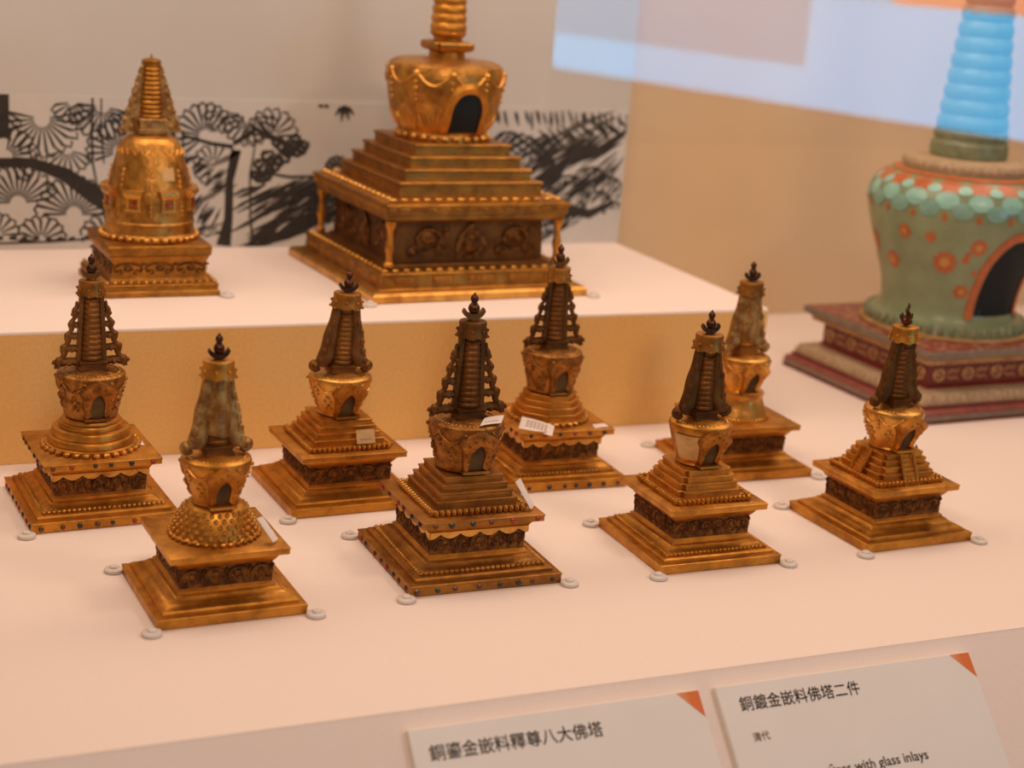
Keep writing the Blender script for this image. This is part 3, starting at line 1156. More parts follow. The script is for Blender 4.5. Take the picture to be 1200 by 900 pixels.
obj('foot_relief', cloud_relief(0.0668, 0.0070, 0.0130, 8, 0.0010)(), M['ornate'], t)
obj('lotus_row', petal_ring(0.0555, 0.0640, 34, 0.0044, (0.9, 1.05, 0.8))(), M['gold_bright'], t, kind='stuff')
BELL = [(0.0540, 0.0600), (0.0540, 0.0660), (0.0525, 0.0680), (0.0520, 0.0780), (0.0528, 0.0790), (0.0528, 0.0815), (0.0518, 0.0825), (0.0512, 0.0900), (0.0505, 0.0960), (0.0490, 0.1140),
        (0.0455, 0.1320), (0.0425, 0.1450), (0.0385, 0.1600), (0.0345, 0.1710), (0.0310, 0.1765), (0.0255, 0.1800), (0.0150, 0.1820)]
dm = obj('dome', MB().lathe(BELL, 56), M['carved_bright'], t)


def bell_r(z):
    for (r0, z0), (r1, z1) in zip(BELL, BELL[1:]):
        if z0 <= z <= z1:
            return r0 + (r1 - r0) * (z - z0) / (z1 - z0)
    return 0.03


for i in range(8):
    a = 2 * PI * (i + 0.5) / 8 - PI / 2 + 0.2
    mb = MB()
    mb.tube([((bell_r(z) + 0.0002) * math.cos(a), (bell_r(z) + 0.0002) * math.sin(a), z) for z in (0.090, 0.11, 0.13, 0.145)], 0.0008, 5)
    for z in (0.092, 0.097, 0.102, 0.107, 0.125, 0.131, 0.137, 0.143):
        mb.ball(((bell_r(z) + 0.0003) * math.cos(a), (bell_r(z) + 0.0003) * math.sin(a), z), 0.0016 if z < 0.12 else 0.0023, 6, 4)
    obj('bead_string', mb, M['gold_bright'], dm)
mb = MB()
for i in range(24):
    a0, a1 = 2 * PI * i / 24, 2 * PI * (i + 1) / 24
    mb.tube([((bell_r(0.166 - 0.006 * math.sin(PI * q / 6)) + 0.0003) * math.cos(a0 + (a1 - a0) * q / 6), (bell_r(0.166 - 0.006 * math.sin(PI * q / 6)) + 0.0003) * math.sin(a0 + (a1 - a0) * q / 6), 0.166 - 0.006 * math.sin(PI * q / 6)) for q in range(7)], 0.0010, 5)
obj('swag_row', mb, M['gold_bright'], dm, kind='stuff')
sh = MB()
sh.box(-0.0075, 0.0075, -0.0030, 0.004, 0.0, 0.0022)
sh.box(-0.0062, -0.0040, -0.0022, 0.004, 0.0022, 0.0115)
sh.box(0.0040, 0.0062, -0.0022, 0.004, 0.0022, 0.0115)
sh.loft([[(-0.0066, -0.003, 0.0115), (0.0066, -0.003, 0.0115), (0.0066, 0.004, 0.0115), (-0.0066, 0.004, 0.0115)],
         [(-0.0084, -0.0052, 0.0150), (0.0084, -0.0052, 0.0150), (0.0084, 0.004, 0.0150), (-0.0084, 0.004, 0.0150)],
         [(-0.0088, -0.0046, 0.0185), (0.0088, -0.0046, 0.0185), (0.0088, 0.004, 0.0185), (-0.0088, 0.004, 0.0185)]])
shm = sh.mesh('shrine')
pnm = MB().box(-0.0042, 0.0042, -0.0012, 0.003, 0.0022, 0.0115).mesh('shrine_pane')
gem_big = MB().ball((0, -0.0012, 0.0070), 0.0023, 8, 5, (1, 0.7, 1.3)).mesh('shrine_gem')
for i in range(8):
    a = 2 * PI * i / 8 - PI / 2 + 0.2
    s_ = link('shrine', shm, M['gold_bright'], t)
    R = Matrix.Rotation(a + PI / 2, 4, 'Z')
    s_.matrix_local = Matrix.Translation((0.0500 * math.cos(a), 0.0500 * math.sin(a), 0.0960)) @ R @ Matrix.Scale(1.35, 4)
    link('shrine_pane', pnm, M['ornate'], s_)
    link('gem', gem_big, M['gem_red'], s_)
up = obj('spire', MB().square([(0.0150, 0.1815), (0.0165, 0.1825), (0.0165, 0.1870), (0.0150, 0.1880), (0.0150, 0.1960), (0.0165, 0.1970), (0.0165, 0.1990), (0.0150, 0.2000)]), M['pale'], t)
obj('spire_rings', ring_spire(0.1990, 0.2640, 0.0145, 0.0098, 12)(), M['ornate'], up)
for sg in (-1, 1):
    mb = MB()
    out = [(0.0130, 0.1825)]
    for q in range(25):
        f = q / 24
        out.append((0.0365 - 0.0255 * f + 0.0011 * math.sin(f * 2 * PI * 7), 0.1830 + 0.0800 * f))
    out += [(0.0070, 0.2640), (0.0120, 0.2000)]
    mb.plate([(sg * x, z) for x, z in out], -0.0028, 0.0028)
    for q in range(8):
        f = (q + 0.5) / 8
        mb.ball((sg * (0.0350 - 0.0255 * f), -0.0026, 0.1830 + 0.08 * f), 0.0027, 7, 5)
        if q < 5:
            mb.ball((sg * (0.0240 - 0.0110 * f), -0.0026, 0.1850 + 0.08 * f), 0.0033, 7, 5, (1, 0.6, 1))
    obj('side_wing', mb, M['pale'], up)
mb = MB().lathe([(0.0100, 0.2630), (0.0112, 0.2640), (0.0112, 0.2660), (0.0085, 0.2675), (0.0020, 0.2690)], 20)
mb.lathe([(0.0012, 0.2685), (0.0010, 0.2720), (0.0002, 0.2735)], 8)
obj('spire_cap', mb, M['ornate'], up)

# ---------------------------------------------------------------- large gold stupa on the riser
t = thing('stupa', 'largest gold stupa with dark arched niche on the riser', 'stupa', (0.797, 1.962, RH), math.radians(3.2))
obj('foot_plate', MB().square([(0.1450, 0), (0.1470, 0.0015), (0.1470, 0.0090), (0.1455, 0.0105), (0.1440, 0.0125), (0.1380, 0.0135)]), M['gold_bright'], t)
pf = obj('plinth', MB().square([(0.1350, 0.0125), (0.1330, 0.0150), (0.1300, 0.0160), (0.1290, 0.0300), (0.1310, 0.0315), (0.1300, 0.0340), (0.1180, 0.0360)]), M['ornate'], t)
def cartouche(wd):
    mb = MB().loft([[(-wd / 2, 0, -0.005), (wd / 2, 0, -0.005), (wd / 2, 0, 0.005), (-wd / 2, 0, 0.005)], [(-wd / 2 + 0.0012, -0.0016, -0.0038), (wd / 2 - 0.0012, -0.0016, -0.0038), (wd / 2 - 0.0012, -0.0016, 0.0038), (-wd / 2 + 0.0012, -0.0016, 0.0038)]])
    for q in range(4):
        mb.ball((wd * (q - 1.5) / 4.4, -0.0016, 0), 1.0, 7, 5, (wd * 0.10, 0.0016, 0.0036))
    return mb


for sd in (0, 3):
    for x, wd in ((-0.100, 0.026), (-0.048, 0.028), (0.004, 0.036), (0.056, 0.028), (0.104, 0.024)):
        c_ = part('cartouche', ('cartouche', wd), lambda wd=wd: cartouche(wd), M['gold_worn'], pf)
        c_.matrix_local = Matrix.Rotation(sd * PI / 2, 4, 'Z') @ Matrix.Translation((x, -0.1294, 0.0235))
obj('bead_row', bead_square(0.1240, 0.0355, 17, 0.0042, (1.1, 1, 0.6))(), M['gold_bright'], t, kind='stuff')
w = obj('waist', MB().square([(0.1080, 0.0350), (0.1060, 0.0390), (0.1020, 0.0410), (0.1000, 0.0880), (0.1030, 0.0930), (0.1060, 0.0980)]), M['gold_dark'], t)
mb = MB()
for x in (-0.058, 0.062):
    mb.tube([(x + 0.016 * math.cos(a * 0.5), -0.1010, 0.068 + 0.013 * math.sin(a * 0.5)) for a in range(13)], 0.0032, 6)
    mb.ball((x, -0.1005, 0.070), 1.0, 10, 6, (0.011, 0.004, 0.010))
    for sg in (-1, 1):
        mb.tube([(x + sg * (0.018 + 0.010 * (1 - q / 12) * math.cos(q * 0.7)), -0.1012, 0.053 + 0.008 * (1 - q / 12) * math.sin(q * 0.7)) for q in range(10)], 0.0024, 6)
    mb.ball((x - 0.022, -0.1008, 0.052), 1.0, 8, 5, (0.008, 0.003, 0.006))
    mb.ball((x + 0.024, -0.1008, 0.078), 1.0, 8, 5, (0.006, 0.003, 0.006))
mb.plate([(-0.020, 0.044), (0.020, 0.044), (0.021, 0.062), (0.016, 0.074), (0.006, 0.084), (0.0, 0.088), (-0.006, 0.084), (-0.016, 0.074), (-0.021, 0.062)], -0.1035, -0.098)
mb.ball((0, -0.1035, 0.062), 1.0, 9, 6, (0.010, 0.004, 0.014))
obj('relief', mb.four(), M['relief'], w)
cp_ = MB().lathe([(0.0065, 0.0), (0.0065, 0.004), (0.0042, 0.006), (0.0036, 0.014), (0.0052, 0.020), (0.0060, 0.026), (0.0045, 0.032), (0.0036, 0.038), (0.0042, 0.046), (0.0066, 0.050), (0.0066, 0.056)], 14).mesh('column')
for sx in (-1, 1):
    for sy in (-1, 1):
        link('column', cp_, M['gold'], t, loc=(sx * 0.1150, sy * 0.1150, 0.0385))
pl = obj('cornice_plate', MB().square([(0.1180, 0.0940), (0.1210, 0.0965), (0.1210, 0.1010), (0.1235, 0.1025), (0.1235, 0.1120), (0.1260, 0.1135), (0.1250, 0.1165), (0.1080, 0.1200)]), M['ornate'], t)
obj('plate_relief', cloud_relief(0.1235, 0.1030, 0.1125, 14, 0.0010)(), M['ornate'], pl)
obj('lotus_row', bead_square(0.1130, 0.1195, 15, 0.0045, (1.2, 1.0, 0.6))(), M['gold_bright'], t, kind='stuff')
for i, (h, z0, z1) in enumerate(((0.0985, 0.1180, 0.1380), (0.0875, 0.1375, 0.1520), (0.0770, 0.1515, 0.1660), (0.0665, 0.1655, 0.1800))):
    obj('step', MB().square([(h - 0.0015, z0), (h - 0.0015, z1 - 0.0045), (h, z1 - 0.0035), (h, z1 - 0.0010), (h - 0.001, z1)]), M['ornate'], t)
obj('lotus_row', petal_ring(0.0575, 0.1845, 26, 0.0058, (0.9, 1.1, 0.75))(), M['gold_bright'], t, kind='stuff')
BIG = [(0.0570, 0.1795), (0.0570, 0.1880), (0.0560, 0.1900), (0.0590, 0.1950), (0.0650, 0.2080), (0.0700, 0.2220), (0.0730, 0.2380), (0.0745, 0.2540), (0.0738, 0.2660),
       (0.0710, 0.2730), (0.0640, 0.2770), (0.0480, 0.2785), (0.0240, 0.2795)]
dm = obj('dome', MB().lathe(BIG, 64), M['carved_bright'], t)


def big_r(z):
    for (r0, z0), (r1, z1) in zip(BIG, BIG[1:]):
        if z0 <= z <= z1:
            return r0 + (r1 - r0) * (z - z0) / max(z1 - z0, 1e-9)
    return 0.07


mb = MB()
for i in range(10):
    a0 = 2 * PI * (i + 0.5) / 10 - PI / 2
    a1 = a0 + 2 * PI / 10
    pts = []
    for q in range(11):
        f = q / 10
        a = a0 + (a1 - a0) * f
        z = 0.2660 - 0.016 * math.sin(PI * f)
        r = big_r(z) + 0.0008
        pts.append((r * math.cos(a), r * math.sin(a), z))
    mb.tube(pts, 0.0018, 6)
    for z, rr_ in ((0.264, 0.0050), (0.254, 0.0028), (0.246, 0.0034), (0.238, 0.0026), (0.231, 0.0030)):
        mb.ball((big_r(z) * math.cos(a0), big_r(z) * math.sin(a0), z), rr_, 8, 5)
    for q in (range(-3, 4) if i != 9 else ()):
        am = (a0 + a1) / 2 + q * 0.065
        pts = [(big_r(z) * math.cos(am + q * 0.012 * j), big_r(z) * math.sin(am + q * 0.012 * j), z) for j, z in enumerate((0.196, 0.206, 0.216 - abs(q) * 0.002, 0.224 - abs(q) * 0.004))]
        mb.tube(pts, [0.0022, 0.0022, 0.0018, 0.0006], 6)
obj('garland', mb, M['gold_bright'], dm)


def arch(hw, zb, zs, zt, n=14):
    return [(hw, zb + (zs - zb) * q / 6) for q in range(7)] + [(hw * math.cos(PI / 2 * q / n) ** 0.75 if q < n else 0, zs + (zt - zs) * math.sin(PI / 2 * q / n) ** 1.15) for q in range(1, n + 1)]


def arch_frame(out, inn, rf, thick, depth=0.006):
    """band between two arch outlines laid on a turned surface of radius rf(z)"""
    mb = MB()
    full = lambda h: h + [(-x, z) for x, z in h[::-1][1:]]
    A, B = full(out), full(inn)
    loops = []
    for (ax, az), (bx, bz) in zip(A, B):
        def yy(x, z, d):
            return -math.sqrt(max(rf(z) ** 2 - x * x, 1e-6)) - d
        mx_, mz_ = (ax + bx) / 2, (az + bz) / 2
        loops.append([(ax, yy(ax, az, -depth), az), (ax, yy(ax, az, thick * 0.6), az), (mx_, yy(mx_, mz_, thick), mz_), (bx, yy(bx, bz, thick * 0.6), bz), (bx, yy(bx, bz, -depth), bz)])
    mb.loft(loops)
    return mb


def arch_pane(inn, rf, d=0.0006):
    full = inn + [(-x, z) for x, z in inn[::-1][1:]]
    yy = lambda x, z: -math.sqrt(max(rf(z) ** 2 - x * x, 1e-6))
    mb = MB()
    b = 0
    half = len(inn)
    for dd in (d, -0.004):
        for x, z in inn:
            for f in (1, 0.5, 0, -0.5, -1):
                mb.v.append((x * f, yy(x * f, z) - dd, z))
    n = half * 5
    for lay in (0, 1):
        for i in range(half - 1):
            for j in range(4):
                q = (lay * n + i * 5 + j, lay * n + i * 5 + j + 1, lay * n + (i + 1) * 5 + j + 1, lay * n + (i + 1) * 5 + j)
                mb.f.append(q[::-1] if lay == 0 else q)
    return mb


obj('niche_frame', arch_frame(arch(0.0300, 0.1895, 0.222, 0.2560), arch(0.0205, 0.1935, 0.218, 0.2430), big_r, 0.0055), M['gold'], t)
obj('niche_pane', arch_pane(arch(0.0212, 0.1930, 0.218, 0.2440), big_r), M['black'], t, label='dark pane painting the shade of the arched niche')  # bowl is closed; black pane stands in for the shade inside the niche
obj('spire_stem', MB().lathe([(0.0250, 0.2775), (0.0235, 0.2790), (0.0225, 0.2880), (0.0260, 0.2900)], 28), M['ornate'], t)
obj('spire_collar', MB().notched([(0.0230, 0.2890), (0.0262, 0.2910), (0.0272, 0.2930), (0.0272, 0.2985), (0.0260, 0.3000), (0.0200, 0.3010)], 0.2), M['ornate'], t)
obj('spire_foot', MB().lathe([(0.0180, 0.2990), (0.0185, 0.3060), (0.0215, 0.3080), (0.0230, 0.3110), (0.0225, 0.3130)], 28), M['gold'], t)
obj('spire_rings', ring_spire(0.3125, 0.5000, 0.0230, 0.0120, 17, 0.0016)(), M['gold'], t)
obj('spire_canopy', MB().lathe([(0.0180, 0.4980), (0.0300, 0.5000), (0.0310, 0.5060), (0.0200, 0.5160), (0.0080, 0.5300), (0.0020, 0.5450)], 28), M['gold'], t)

# ---------------------------------------------------------------- enamel stupa at right
M['teal'] = plain('turquoise_enamel', (0.235, 0.285, 0.155), 0.28, 0.16, 26, spec=0.5)
M['teal_lt'] = plain('light_turquoise_enamel', (0.27, 0.52, 0.43), 0.30, 0.12, 60, spec=0.5)
M['teal_mid'] = plain('mid_turquoise_enamel', (0.22, 0.40, 0.315), 0.30, 0.15, 60, spec=0.5)
M['green_en'] = plain('dull_green_enamel', (0.21, 0.235, 0.13), 0.35, 0.25, 60, spec=0.5)
M['blue_en'] = plain('pale_green_spire_enamel', (0.16, 0.24, 0.18), 0.35, 0.15, 60, spec=0.5)
M['orange_en'] = plain('orange_enamel', (0.46, 0.125, 0.035), 0.32, 0.18, 60, spec=0.5)
M['yellow_en'] = plain('yellow_enamel', (0.55, 0.26, 0.05), 0.35, 0.1, 60, spec=0.5)
M['red_en'] = plain('crimson_enamel', (0.15, 0.010, 0.008), 0.35, 0.25, 50, spec=0.5)
M['pink_en'] = plain('rose_enamel', (0.25, 0.065, 0.048), 0.38, 0.25, 70, spec=0.4)
M['cream_en'] = plain('cream_enamel', (0.44, 0.315, 0.19), 0.4, 0.2, 80, spec=0.4)
M['grey_en'] = plain('grey_enamel', (0.20, 0.15, 0.105), 0.5, 0.25, 60, spec=0.4)
M['rim_gold'] = metal('rim_gilt', (0.62, 0.38, 0.17), (0.42, 0.23, 0.09), rough=0.5, metallic=0.5)

pat, nt, b = new_mat('patterned_enamel')
vo = nt.nodes.new('ShaderNodeTexVoronoi')
vo.inputs['Scale'].default_value = 90
nt.links.new(coords(nt, False), vo.inputs['Vector'])
nt.links.new(ramp(nt, vo.outputs['Distance'], 0.28, (0.42, 0.26, 0.15), 0.42, (0.24, 0.045, 0.032)), b.inputs['Base Color'])
b.inputs['Roughness'].default_value = 0.35
t = thing('enamel_stupa', 'large turquoise vase shaped stupa on a crimson base at right', 'stupa', (1.520, 1.816, 0), math.radians(2))
obj('foot_plate', MB().slab(0.1555, 0.0, 0.0035, 0.001), M['red_en'], t, label='dark red bottom edge')
obj('grey_band', MB().slab(0.1550, 0.0035, 0.0110, 0.0015), M['grey_en'], t)
obj('rose_band', MB().square([(0.1540, 0.0110), (0.1540, 0.0150), (0.1500, 0.0180), (0.1470, 0.0185)]), M['pink_en'], t)
obj('red_band', MB().square([(0.1475, 0.0180), (0.1475, 0.0215), (0.1440, 0.0225)]), M['red_en'], t)
rl = obj('cream_roll', MB().square([(0.1440, 0.0222), (0.1448, 0.0250), (0.1435, 0.0300), (0.1400, 0.0345), (0.1340, 0.0375), (0.1260, 0.0385)]), M['cream_en'], t)


def roll_petals():
    mb = MB()
    n = 24
    for i in range(n):
        x = -0.140 + 0.280 * (i + 0.5) / n
        mb.ball((x, -0.1425, 0.0295), 1.0, 7, 5, (0.0046, 0.0056, 0.0066))
    return mb.four()


obj('roll_petals', roll_petals(), M['cream_en'], rl, kind='stuff')
w = obj('waist', MB().square([(0.1215, 0.0380), (0.1185, 0.0410), (0.1170, 0.0420), (0.1170, 0.0700), (0.1190, 0.0720)]), M['red_en'], t)
mb = MB()
for i in range(9):
    x = -0.100 + 0.200 * i / 8
    if i % 2 == 0:
        mb.tube([(x + 0.0080 * math.cos(a * 0.6), -0.1174, 0.056 + 0.0080 * math.sin(a * 0.6)) for a in range(11)], 0.0022, 5)
        mb.ball((x, -0.1172, 0.056), 0.0028, 7, 4, (1, 0.5, 1))
    else:
        for sg in (-1, 1):
            mb.tube([(x - 0.011, -0.1172, 0.056 + sg * 0.002), (x - 0.004, -0.1172, 0.056 + sg * 0.006), (x + 0.004, -0.1172, 0.056 + sg * 0.004), (x + 0.010, -0.1172, 0.056 + sg * 0.0085)], [0.0010, 0.0018, 0.0018, 0.0008], 5)
obj('scroll_relief', mb.four(), M['rim_gold'], w)
obj('lower_cornice', MB().square([(0.1180, 0.0715), (0.1260, 0.0735), (0.1290, 0.0780), (0.1345, 0.0820), (0.1375, 0.0840)]), M['cream_en'], t)
obj('cornice_petals', petal_square(0.1300, 0.0735, 0.0825, 28, 0.0035)(), M['rim_gold'], t, kind='stuff')
obj('cornice_plate', MB().slab(0.1400, 0.0835, 0.0935, 0.0012), M['grey_en'], t)
obj('plate_top', MB().square([(0.1365, 0.0930), (0.1360, 0.0945), (0.1340, 0.0948)]), pat, t)
obj('foot_ring', MB().lathe([(0.1160, 0.0940), (0.1180, 0.0955), (0.1180, 0.0975), (0.1150, 0.0990)], 72), M['rim_gold'], t)
obj('lotus_ring', petal_ring(0.1060, 0.1060, 46, 0.0080, (1.0, 0.80, 1.15))(), M['green_en'], t, kind='stuff')
VASE = [(0.1080, 0.0975), (0.1100, 0.1000), (0.1060, 0.1130), (0.0960, 0.1170), (0.0925, 0.1250), (0.0925, 0.1380), (0.0950, 0.1550), (0.1005, 0.1750), (0.1090, 0.2000), (0.1175, 0.2240),
        (0.1245, 0.2480), (0.1280, 0.2680), (0.1265, 0.2820), (0.1200, 0.2950), (0.1080, 0.3050), (0.0920, 0.3120), (0.0860, 0.3140)]
dm = obj('vase_body', MB().lathe(VASE, 80), M['teal'], t)


def vase_r(z):
    for (r0, z0), (r1, z1) in zip(VASE, VASE[1:]):
        if z0 <= z <= z1:
            return r0 + (r1 - r0) * (z - z0) / max(z1 - z0, 1e-9)
    return VASE[-1][0] if z > 0.3 else VASE[0][0]


class Skin(MB):
    """enamel motifs lying on the turned body: outline given by angle and arc length"""
    def spot(s, ang, z, rx, rz, n=12, lobes=0, lift=0.0006, amp=0.25):
        b = len(s.v)
        ring = []

        def pt(u, v, lf):
            zz = min(max(z + v, 0.12), 0.3139)
            r = vase_r(zz) + lf
            a = ang + u / max(vase_r(z), 0.01)
            return (r * math.cos(a), r * math.sin(a), zz)
        s.v.append(pt(0, 0, lift * 1.3))
        for rg in (0.55, 1.0):
            for j in range(n):
                t_ = 2 * PI * j / n
                q = 1 + (amp * math.cos(lobes * t_) if lobes and rg == 1.0 else 0)
                s.v.append(pt(rx * rg * q * math.cos(t_), rz * rg * q * math.sin(t_), lift))
        for j in range(n):
            k_ = (j + 1) % n
            s.f.append((b, b + 1 + j, b + 1 + k_))
            s.f.append((b + 1 + j, b + 1 + n + j, b + 1 + n + k_, b + 1 + k_))


NP = 18


def motif(name, mat, *a, **k):
    sk = Skin()
    sk.spot(*a, **k)
    return obj(name, sk, M[mat], dm)


for i in range(NP):
    a = 2 * PI * i / NP
    motif('shoulder_petal', 'orange_en', a, 0.3015, 0.0190, 0.0072, 14)
    motif('scale', 'teal_lt', a + PI / NP, 0.2985, 0.0095, 0.0055, 12, lift=0.0009)
    motif('scale', 'teal_lt', a, 0.2850, 0.0165, 0.0115, 14, lift=0.0009)
    motif('scale', 'teal_mid', a + PI / NP, 0.2730, 0.0140, 0.0115, 14, lift=0.0012)
    motif('leaf_tip', 'orange_en', a, 0.2630, 0.0036, 0.0058, 10, lift=0.0016)
F0 = -PI / 2 - math.radians(38)      # the direction of the visible flank
for da, z, r, lob in ((-0.16, 0.2000, 0.0150, 9), (0.20, 0.2250, 0.0110, 8), (-0.66, 0.2350, 0.0095, 6), (-0.34, 0.2330, 0.0072, 5), (0.10, 0.1600, 0.0098, 6), (0.08, 0.2060, 0.0052, 4), (0.10, 0.2140, 0.0040, 4),
                      (0.22, 0.1880, 0.0038, 5), (-0.90, 0.1900, 0.0120, 8), (-1.3, 0.2100, 0.0140, 9), (-1.7, 0.1800, 0.0110, 8), (-2.1, 0.2200, 0.0140, 9), (-2.6, 0.1900, 0.0120, 8), (1.9, 0.2100, 0.0140, 9), (2.4, 0.1900, 0.0120, 8)):
    motif('flower', 'orange_en', F0 + da, z, r, r, 36, lob, 0.0008, 0.14)
    if r > 0.008:
        motif('flower_centre', 'yellow_en', F0 + da, z, r * 0.45, r * 0.45, 12, 0, 0.0016)
obj('shoulder_rim', MB().lathe([(0.0990, 0.3085), (0.0995, 0.3105), (0.0950, 0.3130), (0.0880, 0.3135)], 72), M['orange_en'], dm)
nf = obj('niche_frame', arch_frame(arch(0.0480, 0.1200, 0.190, 0.2480), arch(0.0385, 0.1270, 0.187, 0.2360), vase_r, 0.0040), M['orange_en'], t)
nf.rotation_euler.z = math.radians(5)
nf = obj('niche_pane', arch_pane(arch(0.0390, 0.1265, 0.187, 0.2366), vase_r), M['black'], t, label='black pane painting the shade of the arched niche')  # niche depth is only this black pane, its shade painted on the body
nf.rotation_euler.z = math.radians(5)
obj('neck_ring', MB().lathe([(0.0830, 0.3130), (0.0850, 0.3150), (0.0860, 0.3220), (0.0830, 0.3280), (0.0740, 0.3310), (0.0520, 0.3320)], 72), M['cream_en'], t)
obj('neck_petals', petal_ring(0.0820, 0.3215, 48, 0.0058, (0.95, 0.85, 1.15))(), M['cream_en'], t, kind='stuff')
obj('neck', MB().lathe([(0.0500, 0.3310), (0.0525, 0.3340), (0.0530, 0.3400), (0.0525, 0.3500), (0.0505, 0.3525), (0.0490, 0.3560), (0.0505, 0.3590), (0.0500, 0.3660), (0.0480, 0.3690)], 56), M['green_en'], t)
obj('spire_rings', ring_spire(0.3680, 0.6400, 0.0485, 0.0240, 13, 0.0025)(), M['blue_en'], t)
obj('spire_canopy', MB().lathe([(0.0250, 0.6380), (0.0500, 0.6400), (0.0510, 0.6480), (0.0300, 0.6600), (0.0100, 0.6800), (0.0020, 0.7000)], 40), M['rim_gold'], t)

# ---------------------------------------------------------------- clear acrylic clips at the base corners
clip_pad = MB().lathe([(0.0072, 0.0), (0.0086, 0.0006), (0.0090, 0.0020), (0.0084, 0.0034), (0.0070, 0.0040), (0.0040, 0.0041)], 24).mesh('clip_pad')
clip_peg = MB().lathe([(0.0038, 0.0040), (0.0038, 0.0056), (0.0030, 0.0064), (0.0015, 0.0066)], 16).mesh('clip_peg')


def clip(cx, cy, rot, hw, corner, z, who, off=0.0062):
    sx, sy = {'L': (-1, 1), 'F': (-1, -1), 'R': (1, -1)}[corner]
    u, v = sx * (hw + off), sy * (hw + off)
    ca, sa = math.cos(rot), math.sin(rot)
    where = {'L': 'back left', 'F': 'front left', 'R': 'front right'}[corner]
    c_ = thing('acrylic_clip', 'clear acrylic clip at the %s corner of the %s' % (where, who), 'clip', (cx + ca * u - sa * v, cy + sa * u + ca * v, z), rot, (1, 1, 1), 'clear clips holding the stupa bases')
    link('pad', clip_pad, M['acrylic'], c_)
    link('peg', clip_peg, M['acrylic'], c_)


WHO = {1: 'round stepped stupa at far left', 2: 'nearest stupa with studded drum', 3: 'stupa with tilted finial', 4: 'jewelled front centre stupa', 6: 'stupa with dark draped spire',
       7: 'far right stupa with stairways', 8: 'stupa with smooth bell drum'}
for n, cors in ((1, 'F'), (2, 'LFR'), (3, 'F'), (4, 'LFR'), (6, 'LFR'), (7, 'LFR'), (8, 'LR')):
    c = STUPAS[n - 1]
    for q in cors:
        clip(c['x'], c['y'], c['rot'], 0.070 * c['k'], q, 0.0, WHO[n])
clip(0.420, 1.940, 0.02, 0.0695, 'R', RH, 'medium bell shaped stupa')
clip(0.797, 1.962, math.radians(3.2), 0.147, 'R', RH, 'largest gold stupa')
clip(0.797, 1.962, math.radians(3.2), 0.147, 'F', RH, 'largest gold stupa')


# ---------------------------------------------------------------- paper tags
def sheet(name, label, corners, normal, lines=2, mat='paper', bend=0.0012, thick=0.0003, cat='tag'):
    """thin bent slip of paper given by four corners (a, b, c, d in order)"""
    a, b, c_, d = [Vector(p) for p in corners]
    nrm = Vector(normal).normalized()
    mb = MB()
    n = 6
    P = lambda u, v, o_: a.lerp(b, u).lerp(d.lerp(c_, u), v) + nrm * (bend * math.sin(PI * u) * (0.6 + 0.4 * math.sin(3 * v)) + o_)
    for lay in (thick, 0):
        for i in range(n + 1):
            for j in range(n + 1):
                mb.v.append(tuple(P(i / n, j / n, lay)))
    N = (n + 1) ** 2
    for i in range(n):
        for j in range(n):
            q = (i * (n + 1) + j, (i + 1) * (n + 1) + j, (i + 1) * (n + 1) + j + 1, i * (n + 1) + j + 1)
            mb.f.append(q)
            mb.f.append(tuple(N + e for e in q[::-1]))
    for i in range(n):
        for (p, q) in (((i * (n + 1)), ((i + 1) * (n + 1))), (((i + 1) * (n + 1) + n), (i * (n + 1) + n)), (i + 1, i), (n * (n + 1) + i, n * (n + 1) + i + 1)):
            mb.f.append((p, q, N + q, N + p)[::-1])
    o_ = obj(name, mb, M[mat])
    tag(o_, label, cat)
    if lines:
        mk = MB()
        for l in range(lines):
            v = 0.3 + 0.4 * l / max(lines - 1, 1)
            for s_ in range(6):
                u0 = 0.18 + s_ * 0.11
                p = [P(u0, v - 0.05, thick + 0.0002), P(u0 + 0.075, v - 0.05, thick + 0.0002), P(u0 + 0.075, v + 0.05, thick + 0.0002), P(u0, v + 0.05, thick + 0.0002)]
                b0 = len(mk.v)
                mk.v += [tuple(x) for x in p]
                mk.f.append((b0, b0 + 1, b0 + 2, b0 + 3))
        obj('writing', mk, M['tag_print'], o_, smooth=False)
    return o_


def loc(n, u, v, z):
    c = STUPAS[n - 1]
    ca, sa = math.cos(c['rot']), math.sin(c['rot'])
    u *= c['k']
    v *= c['k']
    return (c['x'] + ca * u - sa * v, c['y'] + sa * u + ca * v, z * c['kz'])


sheet('paper_tag', 'white paper tag lying on the plate of the octagonal stepped stupa', [loc(5, -0.052, -0.040, 0.0615), loc(5, -0.022, -0.063, 0.0585), loc(5, -0.012, -0.046, 0.0640), loc(5, -0.040, -0.020, 0.0680)], (0, -0.2, 1), 3)
sheet('paper_tag', 'small white slip on the right edge of the octagonal stepped stupa', [loc(5, 0.034, -0.053, 0.0612), loc(5, 0.052, -0.050, 0.0612), loc(5, 0.053, -0.038, 0.0612), loc(5, 0.036, -0.040, 0.0612)], (0, 0, 1), 0, bend=0.0006)
sheet('paper_tag', 'pale translucent slip across the bowl top of the jewelled front stupa', [loc(4, 0.000, -0.0300, 0.1372), loc(4, 0.022, -0.0255, 0.1372), loc(4, 0.032, -0.0080, 0.1385), loc(4, 0.010, -0.0160, 0.1395)], (0, -0.2, 1), 1, bend=0.0010)
sheet('paper_tag', 'narrow white strip hanging down the right steps of the jewelled front stupa', [loc(4, 0.0340, -0.0370, 0.0860), loc(4, 0.0400, -0.0340, 0.0880), loc(4, 0.0530, -0.0390, 0.0630), loc(4, 0.0460, -0.0480, 0.0630)], (0.6, -0.5, 0.6), 0)
